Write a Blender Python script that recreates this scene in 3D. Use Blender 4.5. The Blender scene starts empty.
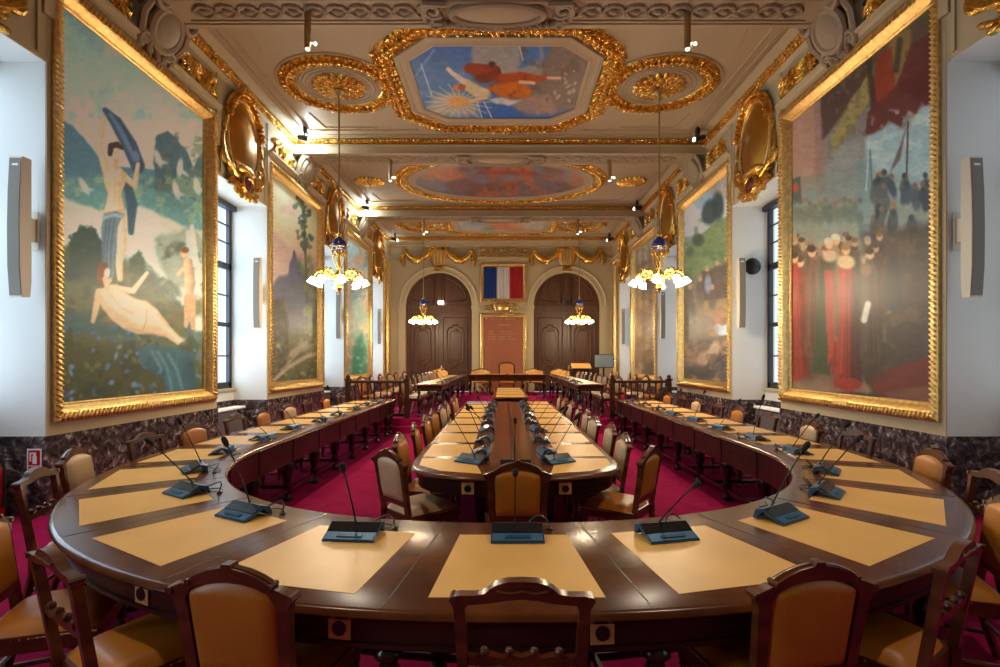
import bpy, bmesh, math, random
import numpy as np
from mathutils import Vector, Matrix
random.seed(7)
COL = bpy.context.scene.collection
PI = math.pi
V = Vector
# ------------------------------------------------------------------ camera constants (metres / pixels of a 1000 px wide frame)
F, X0, Y0, H = 500.0, 503.0, 360.5, 1.61
XR = -0.07            # room axis
WX = 4.70             # half width between the pier faces
YF = 21.0             # far wall
ZC = 6.62             # coffer ceiling
ZB = 6.27             # beam soffit
YB = -5.0             # wall behind the camera
XT = 0.05             # axis of the furniture

ORD = ['first', 'second', 'third', 'fourth', 'fifth', 'sixth', 'seventh', 'eighth', 'ninth', 'tenth', 'eleventh', 'twelfth', 'thirteenth', 'fourteenth']

# ------------------------------------------------------------------ mesh builder
class MB:
    def __init__(s):
        s.v, s.f, s.m, s.k = [], [], [], 0
    def add(s, vs, fs):
        b = len(s.v)
        s.v.extend([tuple(p) for p in vs])
        for f in fs:
            s.f.append(tuple(b + i for i in f)); s.m.append(s.k)
        return s
    def box(s, x0, x1, y0, y1, z0, z1):
        return s.add([(x0,y0,z0),(x1,y0,z0),(x1,y1,z0),(x0,y1,z0),(x0,y0,z1),(x1,y0,z1),(x1,y1,z1),(x0,y1,z1)],
                     [(0,3,2,1),(4,5,6,7),(0,1,5,4),(1,2,6,5),(2,3,7,6),(3,0,4,7)])
    def hull(s, pts):
        bm = bmesh.new()
        for p in pts: bm.verts.new(p)
        bmesh.ops.convex_hull(bm, input=bm.verts)
        for v in [v for v in bm.verts if not v.link_faces]: bm.verts.remove(v)
        bmesh.ops.dissolve_limit(bm, angle_limit=0.02, verts=bm.verts, edges=bm.edges)
        bm.verts.index_update()
        s.add([v.co[:] for v in bm.verts], [[v.index for v in f.verts] for f in bm.faces])
        bm.free(); return s
    def cbox(s, x0, x1, y0, y1, z0, z1, c=0.008):
        P = []
        for x, sx in ((x0,1),(x1,-1)):
            for y, sy in ((y0,1),(y1,-1)):
                for z, sz in ((z0,1),(z1,-1)):
                    P += [(x+sx*c,y+sy*c,z),(x+sx*c,y,z+sz*c),(x,y+sy*c,z+sz*c)]
        return s.hull(P)
    def prism(s, poly, fn, a=0.0, b=1.0):
        """poly: 2-D outline, fn(p, t) -> 3-D point; two caps and a wall"""
        n = len(poly)
        vs = [fn(p, a) for p in poly] + [fn(p, b) for p in poly]
        fs = [tuple(range(n))[::-1], tuple(range(n, 2*n))] + [(i, (i+1) % n, n+(i+1) % n, n+i) for i in range(n)]
        return s.add(vs, fs)
    def loft(s, rings, closed=False, caps=True):
        n = len(rings[0]); b = []
        for r in rings: b += list(r)
        fs = []
        m = len(rings)
        for i in range(m if closed else m-1):
            for j in range(n):
                i2 = (i+1) % m
                fs.append((i*n+j, i*n+(j+1) % n, i2*n+(j+1) % n, i2*n+j))
        if caps and not closed:
            fs += [tuple(range(n))[::-1], tuple(range((m-1)*n, m*n))]
        return s.add(b, fs)
    def lathe(s, prof, n=12, o=(0,0,0), M=None):
        rings = []
        for r, z in prof:
            ring = [V((r*math.cos(2*PI*k/n), r*math.sin(2*PI*k/n), z)) for k in range(n)]
            if M: ring = [M @ p for p in ring]
            rings.append([p + V(o) for p in ring])
        return s.loft(rings)
    def tube(s, pts, r, n=8, closed=False, caps=True):
        pts = [V(p) for p in pts]; m = len(pts); rings = []
        up = None
        for i, p in enumerate(pts):
            a = pts[(i-1) % m] if (i or closed) else p
            b = pts[(i+1) % m] if (i < m-1 or closed) else p
            t = (b-a).normalized() if (b-a).length > 1e-9 else V((0,0,1))
            if up is None:
                up = V((0,0,1)) if abs(t.z) < .9 else V((1,0,0))
            e = t.cross(up)
            if e.length < 1e-6: e = t.cross(V((0.3,1,0)))
            e.normalize(); g = e.cross(t).normalized(); up = g
            rr = r[i] if isinstance(r, (list, tuple)) else r
            rings.append([p + e*(rr*math.cos(2*PI*k/n)) + g*(rr*math.sin(2*PI*k/n)) for k in range(n)])
        return s.loft(rings, closed, caps)
    def ell(s, c, a, b, d, n=8, m=5):
        """ellipsoid with half-axis vectors a, b, d"""
        c, a, b, d = V(c), V(a), V(b), V(d)
        vs = [c + d]
        for i in range(1, m):
            th = PI*i/m
            for k in range(n):
                ph = 2*PI*k/n
                vs.append(c + d*math.cos(th) + (a*math.cos(ph) + b*math.sin(ph))*math.sin(th))
        vs.append(c - d)
        fs = [(0, 1+k, 1+(k+1) % n) for k in range(n)]
        for i in range(m-2):
            for k in range(n):
                fs.append((1+i*n+k, 1+(i+1)*n+k, 1+(i+1)*n+(k+1) % n, 1+i*n+(k+1) % n))
        L = len(vs)-1
        fs += [(L, 1+(m-2)*n+(k+1) % n, 1+(m-2)*n+k) for k in range(n)]
        return s.add(vs, fs)
    def ball(s, c, r, n=8, m=6):
        return s.ell(c, (r,0,0), (0,r,0), (0,0,r), n, m)
    def grid(s, fn, nu, nv):
        vs = [fn(i/nu, j/nv) for j in range(nv+1) for i in range(nu+1)]
        w = nu+1
        return s.add(vs, [(j*w+i, j*w+i+1, (j+1)*w+i+1, (j+1)*w+i) for j in range(nv) for i in range(nu)])
    def build(s, name, mats, parent=None, smooth=40, recalc=True):
        me = bpy.data.meshes.new(name)
        me.from_pydata(s.v, [], s.f)
        mats = mats if isinstance(mats, (list, tuple)) else [mats]
        for m in mats: me.materials.append(m)
        if len(mats) > 1: me.polygons.foreach_set('material_index', s.m)
        if recalc:
            bm = bmesh.new(); bm.from_mesh(me)
            bmesh.ops.recalc_face_normals(bm, faces=bm.faces)
            bm.to_mesh(me); bm.free()
        if smooth:
            me.polygons.foreach_set('use_smooth', [True]*len(me.polygons))
            me.set_sharp_from_angle(angle=math.radians(smooth))
        me.update()
        o = bpy.data.objects.new(name, me); COL.objects.link(o)
        if parent: o.parent = parent
        return o

def tag(o, label=None, cat=None, group=None, kind=None):
    if label: o['label'] = label
    if cat: o['category'] = cat
    if group: o['group'] = group
    if kind: o['kind'] = kind
    return o
def empty(name, loc=(0,0,0), rz=0, label=None, cat=None, group=None):
    o = bpy.data.objects.new(name, None); COL.objects.link(o)
    o.empty_display_size = .05
    o.location = loc; o.rotation_euler = (0,0,rz)
    return tag(o, label, cat, group)
def struct(mb, name, mats, label, parent=None, **k):
    o = mb.build(name, mats, parent, **k)
    if not parent:
        tag(o, label, name.split('_')[0], None, 'structure')
    return o
NTRIM = [0]
def trim(mb, mats, label, **k):
    NTRIM[0] += 1
    o = mb.build('trim_%d' % NTRIM[0], mats, None, **k)
    return tag(o, label, 'moulding', None, 'structure')
def copy_tree(o, parent=None):
    c = o.copy(); COL.objects.link(c)
    if parent: c.parent = parent
    for ch in KIDS.get(o.name, ()) or o.children: copy_tree(ch, c)
    return c
KIDS = {}

# ------------------------------------------------------------------ relief ornament
def leaf(mb, c, along, nrm, L, W, Hh, n=6, m=4):
    along = along.normalized(); nrm = nrm.normalized()
    mb.ell(c, along*L, nrm.cross(along)*W, nrm*Hh, n, m)
def resample(pts, step, closed=False):
    pts = [V(p) for p in pts]
    if closed: pts = pts + [pts[0]]
    seg = [(pts[i+1]-pts[i]).length for i in range(len(pts)-1)]
    tot = sum(seg); n = max(2, int(round(tot/step)))
    out = []; i = 0; acc = 0
    for k in range(n if closed else n+1):
        d = tot*k/n
        while i < len(seg)-1 and acc+seg[i] < d: acc += seg[i]; i += 1
        t = (d-acc)/seg[i] if seg[i] else 0
        out.append((pts[i].lerp(pts[i+1], min(1, t)), (pts[i+1]-pts[i]).normalized()))
    return out
def relief_band(mb, pts, nrm, w, h, step, closed=True, rnd=random):
    """a leafy wreath laid along a line: a middle ridge and leaves splaying to both sides"""
    nrm = V(nrm).normalized()
    R = []
    for p, t in resample(pts, step*2, closed):
        sd = nrm.cross(t); R.append([p+sd*w*.5, p+sd*w*.42+nrm*h*.32, p+nrm*h*.42, p-sd*w*.42+nrm*h*.32, p-sd*w*.5])
    mb.loft(R, closed, not closed)
    for k, (p, t) in enumerate(resample(pts, step, closed)):
        side = nrm.cross(t)
        leaf(mb, p + nrm*h*.5, t+side*rnd.uniform(-.5,.5), nrm, step*.6, w*.15, h*.6)
        for sg in (-1, 1):
            for q in (.22, .38):
                a = t*rnd.uniform(.2, .9) + side*sg*rnd.uniform(.4, 1.0)
                c = p + t*step*rnd.uniform(-.3,.3) + side*(sg*w*(q+rnd.uniform(-.05, .05))) + nrm*h*(.42-.4*q)
                leaf(mb, c, a, nrm + side*sg*rnd.uniform(-.5, .7) + t*rnd.uniform(-.5, .5), w*rnd.uniform(.13, .2), w*rnd.uniform(.06, .09), h*rnd.uniform(.35, .6), 5, 3)
def bead_row(mb, pts, nrm, r, step, closed=True, stretch=1.0, n=6, m=4):
    nrm = V(nrm).normalized()
    for p, t in resample(pts, step, closed):
        mb.ell(p, t*step*.46*stretch, nrm.cross(t)*r, nrm*r, n, m)
def foliage_patch(mb, o, ax, up, nrm, w, h, n, size, dep, rnd=random):
    """scrolling leaves filling a w x h patch"""
    o, ax, up, nrm = V(o), V(ax).normalized(), V(up).normalized(), V(nrm).normalized()
    for k in range(n):
        u = rnd.uniform(-.5, .5); v = rnd.uniform(-.5, .5)
        a = 6.0*u + (3 if k % 2 else 0) + rnd.uniform(-.5, .5)
        leaf(mb, o + ax*u*w + up*v*h + nrm*dep*.2, ax*math.cos(a) + up*math.sin(a), nrm + ax*rnd.uniform(-.4, .4) + up*rnd.uniform(-.4, .4),
             size*rnd.uniform(.7, 1.3), size*rnd.uniform(.25, .45), dep*rnd.uniform(.5, 1))
def spiral(o, ax, up, r0, r1, turns, n=26, a0=0.0):
    o, ax, up = V(o), V(ax), V(up)
    return [o + (ax*math.cos(a0+2*PI*turns*k/n) + up*math.sin(a0+2*PI*turns*k/n))*(r0+(r1-r0)*k/n) for k in range(n+1)]

# ------------------------------------------------------------------ materials
def mat(name, col, rough=.5, metal=0.0, noise=None, bump=None, spec=None, emit=None, col2=None, wave=None, trans=0.0, coat=0.0):
    m = bpy.data.materials.new(name); m.use_nodes = True
    nt = m.node_tree; N = nt.nodes; L = nt.links
    b = N['Principled BSDF']
    b.inputs['Base Color'].default_value = (*col, 1)
    b.inputs['Roughness'].default_value = rough
    b.inputs['Metallic'].default_value = metal
    if spec is not None: b.inputs['Specular IOR Level'].default_value = spec
    if coat: b.inputs['Coat Weight'].default_value = coat; b.inputs['Coat Roughness'].default_value = .15
    if trans: b.inputs['Transmission Weight'].default_value = trans
    tc = N.new('ShaderNodeTexCoord')
    if noise:
        mp = N.new('ShaderNodeMapping'); mp.inputs['Scale'].default_value = noise[1] if isinstance(noise[1], tuple) else (noise[1],)*3
        t = N.new('ShaderNodeTexNoise'); t.inputs['Scale'].default_value = 1.0; t.inputs['Detail'].default_value = 5
        r = N.new('ShaderNodeValToRGB'); c2 = col2 or tuple(x*noise[0] for x in col)
        r.color_ramp.elements[0].position = .35; r.color_ramp.elements[1].position = .68
        r.color_ramp.elements[0].color = (*c2, 1); r.color_ramp.elements[1].color = (*col, 1)
        L.new(tc.outputs['Object'], mp.inputs[0]); L.new(mp.outputs[0], t.inputs[0]); L.new(t.outputs['Fac'], r.inputs[0]); L.new(r.outputs[0], b.inputs['Base Color'])
    if bump:
        t = N.new('ShaderNodeTexNoise'); t.inputs['Scale'].default_value = bump[1]; t.inputs['Detail'].default_value = 3
        bp = N.new('ShaderNodeBump'); bp.inputs['Strength'].default_value = bump[0]; bp.inputs['Distance'].default_value = .02
        L.new(tc.outputs['Object'], t.inputs[0]); L.new(t.outputs['Fac'], bp.inputs['Height']); L.new(bp.outputs[0], b.inputs['Normal'])
    if emit:
        b.inputs['Emission Color'].default_value = (*emit[0], 1); b.inputs['Emission Strength'].default_value = emit[1]
    return m
def s2l(c):
    return tuple(((x/255)/12.92 if x/255 <= .04045 else ((x/255+.055)/1.055)**2.4) for x in c)

M = {}
M['cream'] = mat('cream_plaster', s2l((192,172,134)), .6, noise=(.93, 1.5))
M['ceil'] = mat('ceiling_plaster', s2l((180,158,126)), .6, noise=(.93, 1.2))
M['relief'] = mat('stone_grey_relief', s2l((158,138,110)), .6, bump=(.4, 40))
M['white'] = mat('white_plaster', s2l((222,222,216)), .65, noise=(.96, 1.0))
M['gold'] = mat('gilding', (.95,.56,.12), .27, 1.0, noise=(.6, 14.0), bump=(.3, 60))
M['goldp'] = mat('pale_gilding', (.95,.66,.25), .3, 1.0, noise=(.7, 18.0), bump=(.3, 70))
M['goldd'] = mat('plain_bronze_gilding', (.55,.28,.05), .34, 1.0, noise=(.8, 5.0))
M['wood'] = mat('dark_polished_wood', s2l((66,36,24)), .34, noise=(.45, (3,3,30)), spec=.3)
M['top'] = mat('walnut_table_top', s2l((104,54,24)), .22, noise=(.5, (4,4,4)), spec=.3)
M['woodb'] = mat('blackish_turned_wood', s2l((40,24,20)), .25, noise=(.6, 10), coat=.3)
M['chairw'] = mat('mahogany_chair_wood', s2l((102,52,22)), .3, noise=(.5, (6,6,20)), coat=.2)
M['door'] = mat('brown_door_wood', s2l((94,54,29)), .42, noise=(.6, (9,9,1.5)))
M['tan'] = mat('tan_leather', s2l((234,180,98)), .36, noise=(.88, 3.0), bump=(.08, 250))
M['orange'] = mat('orange_leather', s2l((196,118,30)), .38, noise=(.75, 4.0), bump=(.1, 220))
M['beige'] = mat('beige_leather', s2l((205,165,125)), .4, noise=(.85, 4.0), bump=(.1, 220))
M['carpet'] = mat('crimson_carpet', s2l((164,18,78)), .95, noise=(.75, 6.0), bump=(.5, 300), spec=.1)
M['mic'] = mat('blue_black_mic_housing', s2l((44,78,106)), .3, .35)
M['micp'] = mat('mic_light_front_plate', s2l((58,104,138)), .35, .25)
M['micb'] = mat('mic_glossy_black', (.008,.009,.012), .18)
M['foam'] = mat('mic_black_foam', (.012,.012,.014), .9)
M['black'] = mat('black_metal', (.015,.015,.017), .4, .3)
M['brass'] = mat('brass_plate', (.72,.5,.22), .35, .8)
M['plate'] = mat('tan_socket_plate', s2l((206,164,92)), .45)
M['rod'] = mat('dull_brass_rod', (.42,.29,.14), .4, .8)
M['blue'] = mat('cobalt_ceramic', s2l((18,44,140)), .12, coat=.6)
M['shade'] = mat('lit_frosted_glass', (1,.95,.85), .4, emit=((1.0,.86,.62), 22.0))
M['lens'] = mat('lit_spot_lens', (1,1,1), .3, emit=((1.0,.93,.8), 14.0))
M['speaker'] = mat('grey_speaker_cloth', s2l((132,124,112)), .7, bump=(.3, 400))
M['speakerw'] = mat('cream_speaker_case', s2l((214,206,188)), .5)
M['steel'] = mat('dark_window_metal', s2l((40,42,52)), .45, .1)
M['radiator'] = mat('radiator_paint', s2l((120,120,122)), .4, .3)
M['redp'] = mat('red_enamel', s2l((190,16,24)), .3)
M['granite'] = mat('red_granite_tablet', s2l((176,104,76)), .35, noise=(.8, 25.0))
M['jewel'] = mat('dark_red_cabochon', s2l((92,30,28)), .15)
M['fblue'] = mat('flag_blue_cloth', s2l((8,48,118)), .8)
M['fwhite'] = mat('flag_white_cloth', s2l((205,200,196)), .8)
M['fred'] = mat('flag_red_cloth', s2l((168,18,30)), .8)
M['signw'] = mat('white_sign_plate', s2l((235,235,235)), .5)
M['signb'] = mat('blue_sign_band', s2l((60,90,160)), .5)
M['screen'] = mat('grey_screen_glass', s2l((112,124,128)), .12)
M['paper'] = mat('pale_blue_folder', s2l((120,150,200)), .5)
def marble():
    m = mat('dark_red_marble', s2l((92,84,84)), .22); nt = m.node_tree; N, L = nt.nodes, nt.links; b = N['Principled BSDF']
    tc = N.new('ShaderNodeTexCoord')
    t = N.new('ShaderNodeTexNoise'); t.inputs['Scale'].default_value = 13; t.inputs['Detail'].default_value = 9; t.inputs['Distortion'].default_value = .7
    r = N.new('ShaderNodeValToRGB'); e = r.color_ramp.elements
    e[0].position = .36; e[0].color = (*s2l((44,40,44)), 1); e[1].position = .62; e[1].color = (*s2l((116,104,102)), 1)
    x = e.new(.70); x.color = (*s2l((190,182,178)), 1); x = e.new(.5); x.color = (*s2l((78,66,68)), 1)
    L.new(tc.outputs['Object'], t.inputs[0]); L.new(t.outputs['Fac'], r.inputs[0]); L.new(r.outputs[0], b.inputs['Base Color'])
    return m
M['marble'] = marble()
def glass():
    m = bpy.data.materials.new('window_glass'); m.use_nodes = True; nt = m.node_tree; N, L = nt.nodes, nt.links
    N.clear(); o = N.new('ShaderNodeOutputMaterial'); a = N.new('ShaderNodeBsdfTransparent'); g = N.new('ShaderNodeBsdfGlossy'); g.inputs['Roughness'].default_value = .02
    x = N.new('ShaderNodeMixShader'); x.inputs[0].default_value = .05
    L.new(a.outputs[0], x.inputs[1]); L.new(g.outputs[0], x.inputs[2]); L.new(x.outputs[0], o.inputs[0]); return m
M['glass'] = glass()
def paintmat():
    m = mat('oil_paint', (.5,.5,.5), .42, spec=.35); nt = m.node_tree; N, L = nt.nodes, nt.links
    a = N.new('ShaderNodeVertexColor'); a.layer_name = 'Paint'
    L.new(a.outputs[0], N['Principled BSDF'].inputs['Base Color']); return m
M['paint'] = paintmat()
EXPO = 0.25
# ------------------------------------------------------------------ a small oil painter: colours the vertices of a fine canvas grid
_rs = np.random.RandomState(5)
_LAT = _rs.rand(64, 64)
def vnoise(x, y):
    xi = np.floor(x).astype(int); yi = np.floor(y).astype(int); fx = x-xi; fy = y-yi
    fx = fx*fx*(3-2*fx); fy = fy*fy*(3-2*fy)
    a = _LAT[xi % 64, yi % 64]; b = _LAT[(xi+1) % 64, yi % 64]; c = _LAT[xi % 64, (yi+1) % 64]; d = _LAT[(xi+1) % 64, (yi+1) % 64]
    return (a*(1-fx)+b*fx)*(1-fy)+(c*(1-fx)+d*fx)*fy
def fbm(x, y, o=4):
    s = 0; a = .5
    for k in range(o): s = s + a*vnoise(x*2**k+7.3*k, y*2**k+3.1*k); a *= .5
    return s
class Art:
    """all coordinates are those of the picture as the photograph shows it; the canvas itself hangs in the room"""
    def __init__(s, P):
        P = np.asarray(P)
        s.x = X0 + F*P[:,0]/P[:,1]; s.y = Y0 - F*(P[:,2]-H)/P[:,1]
        s.c = np.full((len(P), 3), 128.0)
    def mix(s, a, col):
        a = np.clip(a, 0, 1)[:,None]; s.c = s.c*(1-a)+np.asarray(col, float)*a
    def vgrad(s, stops):
        ys = [k[0] for k in stops]
        for i in range(3): s.c[:,i] = np.interp(s.y, ys, [k[1][i] for k in stops])
    def ell(s, cx, cy, rx, ry, col, rot=0, soft=1.5, op=1.0):
        a = math.radians(rot); dx = s.x-cx; dy = s.y-cy
        u = (dx*math.cos(a)+dy*math.sin(a))/rx; v = (-dx*math.sin(a)+dy*math.cos(a))/ry
        d = (np.sqrt(u*u+v*v)-1)*min(rx, ry)
        s.mix(op*np.clip(.5-d/soft, 0, 1), col)
    def poly(s, pts, col, soft=1.5, op=1.0, wob=0, ws=.08):
        x, y = s.x, s.y
        if wob: x = x+(fbm(s.x*ws, s.y*ws)-.47)*wob*2; y = y+(fbm(s.x*ws+30, s.y*ws+9)-.47)*wob*2
        ins = np.zeros(len(x), bool); dm = np.full(len(x), 1e9); n = len(pts)
        for i in range(n):
            x1, y1 = pts[i]; x2, y2 = pts[(i+1) % n]
            if y1 != y2:
                c = ((y1 > y) != (y2 > y)) & (x < (x2-x1)*(y-y1)/(y2-y1)+x1); ins ^= c
            L2 = (x2-x1)**2+(y2-y1)**2+1e-9
            t = np.clip(((x-x1)*(x2-x1)+(y-y1)*(y2-y1))/L2, 0, 1)
            dm = np.minimum(dm, np.hypot(x-x1-t*(x2-x1), y-y1-t*(y2-y1)))
        d = np.where(ins, -dm, dm)
        s.mix(op*np.clip(.5-d/soft, 0, 1), col)
    def limb(s, pts, rad, col, soft=1.2, op=1.0, shade=0):
        """a tapering stroke; shade darkens its lower-right half as a painter models a form"""
        if not isinstance(rad, (list, tuple)): rad = [rad]*len(pts)
        best = np.full(len(s.x), 1e9); off = np.zeros(len(s.x))
        for i in range(len(pts)-1):
            (x1, y1), (x2, y2) = pts[i], pts[i+1]
            L2 = (x2-x1)**2+(y2-y1)**2+1e-9
            t = np.clip(((s.x-x1)*(x2-x1)+(s.y-y1)*(y2-y1))/L2, 0, 1)
            r = rad[i]+(rad[i+1]-rad[i])*t
            dx = s.x-x1-t*(x2-x1); dy = s.y-y1-t*(y2-y1)
            d = np.hypot(dx, dy)-r
            m = d < best; best = np.where(m, d, best); off = np.where(m, (dx*.8+dy*.5)/np.maximum(r, .1), off)
        a = np.clip(.5-best/soft, 0, 1)*op
        colr = np.asarray(col, float)[None,:]*(1-shade*np.clip(off+.2, 0, 1))[:,None]
        s.c = s.c*(1-a[:,None])+colr*a[:,None]
    def speck(s, box, n, r, cols, seed=1, op=.8):
        rs = random.Random(seed)
        for k in range(n):
            s.ell(rs.uniform(box[0], box[2]), rs.uniform(box[1], box[3]), rs.uniform(r[0], r[1]), rs.uniform(r[0], r[1])*.7, rs.choice(cols), rs.uniform(0, 180), 2, op)
    def blotch(s, box, col, sc, th, op=.6, soft=.1, seed=0):
        n = fbm(s.x*sc+seed*11.7, s.y*sc+seed*5.3)
        x, y = s.x, s.y
        m = np.clip((x-box[0])/4+.5, 0, 1)*np.clip((box[2]-x)/4+.5, 0, 1)*np.clip((y-box[1])/4+.5, 0, 1)*np.clip((box[3]-y)/4+.5, 0, 1)
        s.mix(op*m*np.clip((n-th)/soft, 0, 1), col)
    def finish(s, me, amp=.16, sc=.22, gain=1.0):
        n = fbm(s.x*sc*.6, s.y*sc, 5)-.47
        wx_ = s.x*.34+fbm(s.x*.2, s.y*.2)*5; wy_ = s.y*.7+fbm(s.x*.2+9, s.y*.2)*5   # short brush strokes
        n2 = _LAT[np.floor(wx_).astype(int) % 64, np.floor(wy_).astype(int) % 64]-.5
        n3 = _LAT[np.floor(wy_*.7+40).astype(int) % 64, np.floor(wx_*1.3).astype(int) % 64]-.5
        c = s.c*(1+amp*1.4*n+amp*.7*n2)[:,None]*(1+amp*.35*np.c_[n3, 0*n3, -n3])
        c = np.clip(c, 0, 255)/255
        lin = np.minimum(np.where(c <= .04045, c/12.92, ((c+.055)/1.055)**2.4)*np.asarray(gain), .92)
        at = me.color_attributes.new('Paint', 'FLOAT_COLOR', 'POINT')
        at.data.foreach_set('color', np.c_[lin, np.ones(len(lin))].astype(np.float32).ravel())

SKIN, SKIN2 = (214,178,140), (190,150,112)
def art_nymphs(a):
    a.vgrad([(0,(128,172,186)),(70,(166,198,200)),(150,(222,222,200)),(180,(206,210,190)),(210,(140,164,160)),(420,(70,80,60))])
    a.blotch((50,0,215,160), (222,218,190), .03, .46, .6, .15, 2); a.blotch((50,0,215,120), (120,166,180), .05, .52, .5, .12, 4)
    a.poly([(50,128),(60,118),(72,124),(84,138),(94,152),(108,166),(215,172),(215,215),(50,215)], (86,128,148), 2, .95, 2)
    a.poly([(154,190),(155,150),(158,136),(168,131),(178,138),(186,150),(192,170),(196,160),(205,152),(213,150),(213,215),(156,205)], (74,104,116), 2, .95, 3)
    a.blotch((154,132,214,210), (110,122,104), .12, .5, .6, .1, 1)
    a.poly([(50,182),(90,176),(140,186),(214,206),(214,246),(150,232),(50,212)], (104,148,146), 4, .9, 3)
    a.blotch((50,176,214,245), (150,176,140), .1, .5, .6, .1, 3)
    a.poly([(50,196),(72,200),(100,212),(140,206),(158,214),(182,226),(205,232),(213,262),(213,330),(196,330),(176,300),(150,266),(110,250),(50,246)], (206,208,184), 4, .95, 3)
    a.poly([(154,238),(190,226),(204,240),(202,262),(180,290),(166,280),(158,262)], (128,136,122), 6, .7, 4)
    a.poly([(50,252),(80,240),(110,252),(150,274),(172,302),(190,338),(214,352),(214,420),(50,420)], (92,100,72), 4, 1, 4)
    a.blotch((50,240,214,420), (60,72,62), .05, .46, .7, .12, 5); a.blotch((50,300,214,420), (118,106,66), .06, .5, .6, .1, 6)
    a.poly([(50,330),(214,372),(214,420),(50,420)], (66,66,46), 20, .6, 6)
    a.poly([(66,280),(70,238),(80,226),(96,230),(106,246),(104,276)], (48,72,68), 3, .95, 5, .2)
    a.poly([(128,272),(130,258),(140,250),(146,262),(144,276)], (56,80,66), 3, .9, 3, .2)
    a.poly([(56,316),(92,308),(100,322),(150,332),(150,340),(60,330)], (58,92,92), 4, .8, 3)
    a.speck((60,325,200,402), 60, (1.5,4.2), [(92,120,170),(120,150,190),(72,96,140)], 4, .75)
    a.speck((58,300,160,400), 40, (1.5,4), [(120,120,70),(60,60,44)], 8, .6)
    for x, y, r in ((158,158,70),(180,168,95),(197,186,80),(84,186,60),(176,190,75)):
        a.ell(x, y, 9, 3, (216,222,214), r, 2, .9); a.ell(x+3, y+4, 6, 2, (200,212,210), r-60, 2, .8)
    # standing figure with a dark veil
    S1, S2, S3 = (236,208,172), (212,176,136), (176,136,100)
    a.limb([(105,110),(116,122),(130,146),(138,166)], [2.5,6,7.5,7], (66,86,112), 2); a.limb([(110,114),(124,136),(136,158)], [1.5,3,4], (106,136,164), 2, .8); a.limb([(124,128),(134,150)], 1.2, (48,64,90), 2, .8)
    a.limb([(126,180),(132,204),(131,232)], [4,5.5,3], (70,92,106), 2)
    a.limb([(106,172),(99,146),(104,118)], [3.6,3.2,2.2], S2, 1.4); a.limb([(105,170),(98.5,146),(103.5,119)], [2.2,1.8,1.2], S1, 1.6, .9); a.limb([(124,176),(135,186),(138,164)], [3.4,2.9,2], S2, 1.4); a.limb([(124,175),(134,184),(137.4,165)], [2,1.6,1], S1, 1.6, .9)
    a.poly([(103,171),(110,166),(120,167),(127,174),(125,184),(121,194),(124,206),(127,217),(122,224),(106,222),(103,214),(106,204),(108,194),(104,183)], S2, 1.6)
    a.poly([(105,172),(112,168),(120,170),(121,182),(116,194),(119,206),(119,218),(107,219),(106,208),(110,195),(106,184)], S1, 4, .9); a.limb([(115,178),(114.5,206)], .7, S3, 1.6, .45); a.ell(109.5,184,3,2.4,S3,0,3,.35); a.ell(119,184,3,2.4,S3,0,3,.45)
    a.limb([(119,216),(122,246),(119,262),(120,279)], [7,5.2,4,2.8], S2, 1.4); a.limb([(118,216),(121,246),(118.4,262),(119,278)], [4,3,2.2,1.4], S1, 2, .9)
    a.limb([(110,216),(109,250),(108,280)], [6,5,4], S2, 1.4)
    a.limb([(116,158),(116.5,168)], 2.6, S2, 1.2); a.ell(116.5,153,4.6,6.2,S1,8,1.4); a.limb([(110,154),(111,146),(117,144.5),(122,148)], [2.4,3.2,3,2], (66,52,46), 1.6); a.ell(118.5,152,.9,.7,S3,0,1,.8); a.ell(115.2,152.4,.8,.6,S3,0,1,.8)
    a.poly([(104,214),(116,211),(124,214),(118,226),(116,250),(114,278),(103,278),(102,250),(101,228)], (104,126,138), 2, .97)
    for x0, x1 in ((105,104),(109,107),(113,111)): a.limb([(x0+2,216),(x1,246),(x1-.5,276)], .9, (74,96,110), 1.6, .8)
    a.limb([(103,218),(113,215),(122,216)], 1.8, (146,166,172), 1.6)
    # reclining figure seen from behind
    a.limb([(150,356),(176,366),(184,392)], [12,18,14], (64,98,106), 3, .95, .3)
    for q in ((158,352,172,390),(168,354,182,388),(152,352,160,372)): a.limb([(q[0],q[1]),(q[0]+9,q[1]+16),(q[2],q[3])], 1.6, (98,132,138), 2.5, .7)
    a.limb([(99,292),(96,308),(93,321)], [3.8,3.2,2.2], S2, 1.4); a.limb([(112,288),(133,291),(147,273)], [3.6,3,2], S2, 1.4); a.limb([(112,287),(133,290),(146.5,273)], [2,1.6,1], S1, 1.6, .9)
    a.poly([(96,292),(104,286),(117,284),(126,293),(135,299),(146,301),(157,309),(166,321),(175,332),(184,340),(178,345),(166,337),(152,334),(138,334),(124,329),(112,320),(102,308)], S2, 2)
    a.poly([(100,292),(116,287),(126,296),(146,304),(156,312),(164,324),(152,326),(138,324),(122,314),(106,302)], S1, 5, .95); a.limb([(108,292),(122,308),(134,314)], 1, S3, 2.5, .55); a.limb([(147,310),(146,322),(143,330)], .9, S3, 2, .6); a.limb([(126,328),(146,333),(166,336)], 1.2, S3, 2.5, .6); a.limb([(152,318),(168,330),(180,341)], [3,1.8,1.2], S1, 2, .8)
    a.ell(102.5,270,6,8,(112,56,42),10,1.6); a.limb([(100,276),(103,286)], [3.4,1.6], (122,62,44), 1.6); a.ell(107,273,3,5,S1,10,1.4); a.limb([(105,279),(107,286)], 2.6, S2)
    # winged child
    a.limb([(192,226),(194,262)], [2,5], (206,212,196), 2, .9); a.limb([(188,232),(190,256)], [2,4], (190,200,190), 2, .9)
    a.limb([(188,262),(190,282),(189,296)], [4.5,5.5,4], SKIN, 1.4, 1, .25); a.limb([(188,298),(186,326)], [4,2], SKIN2); a.limb([(192,298),(193,328)], [4,2], SKIN2, 1.3)
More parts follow.
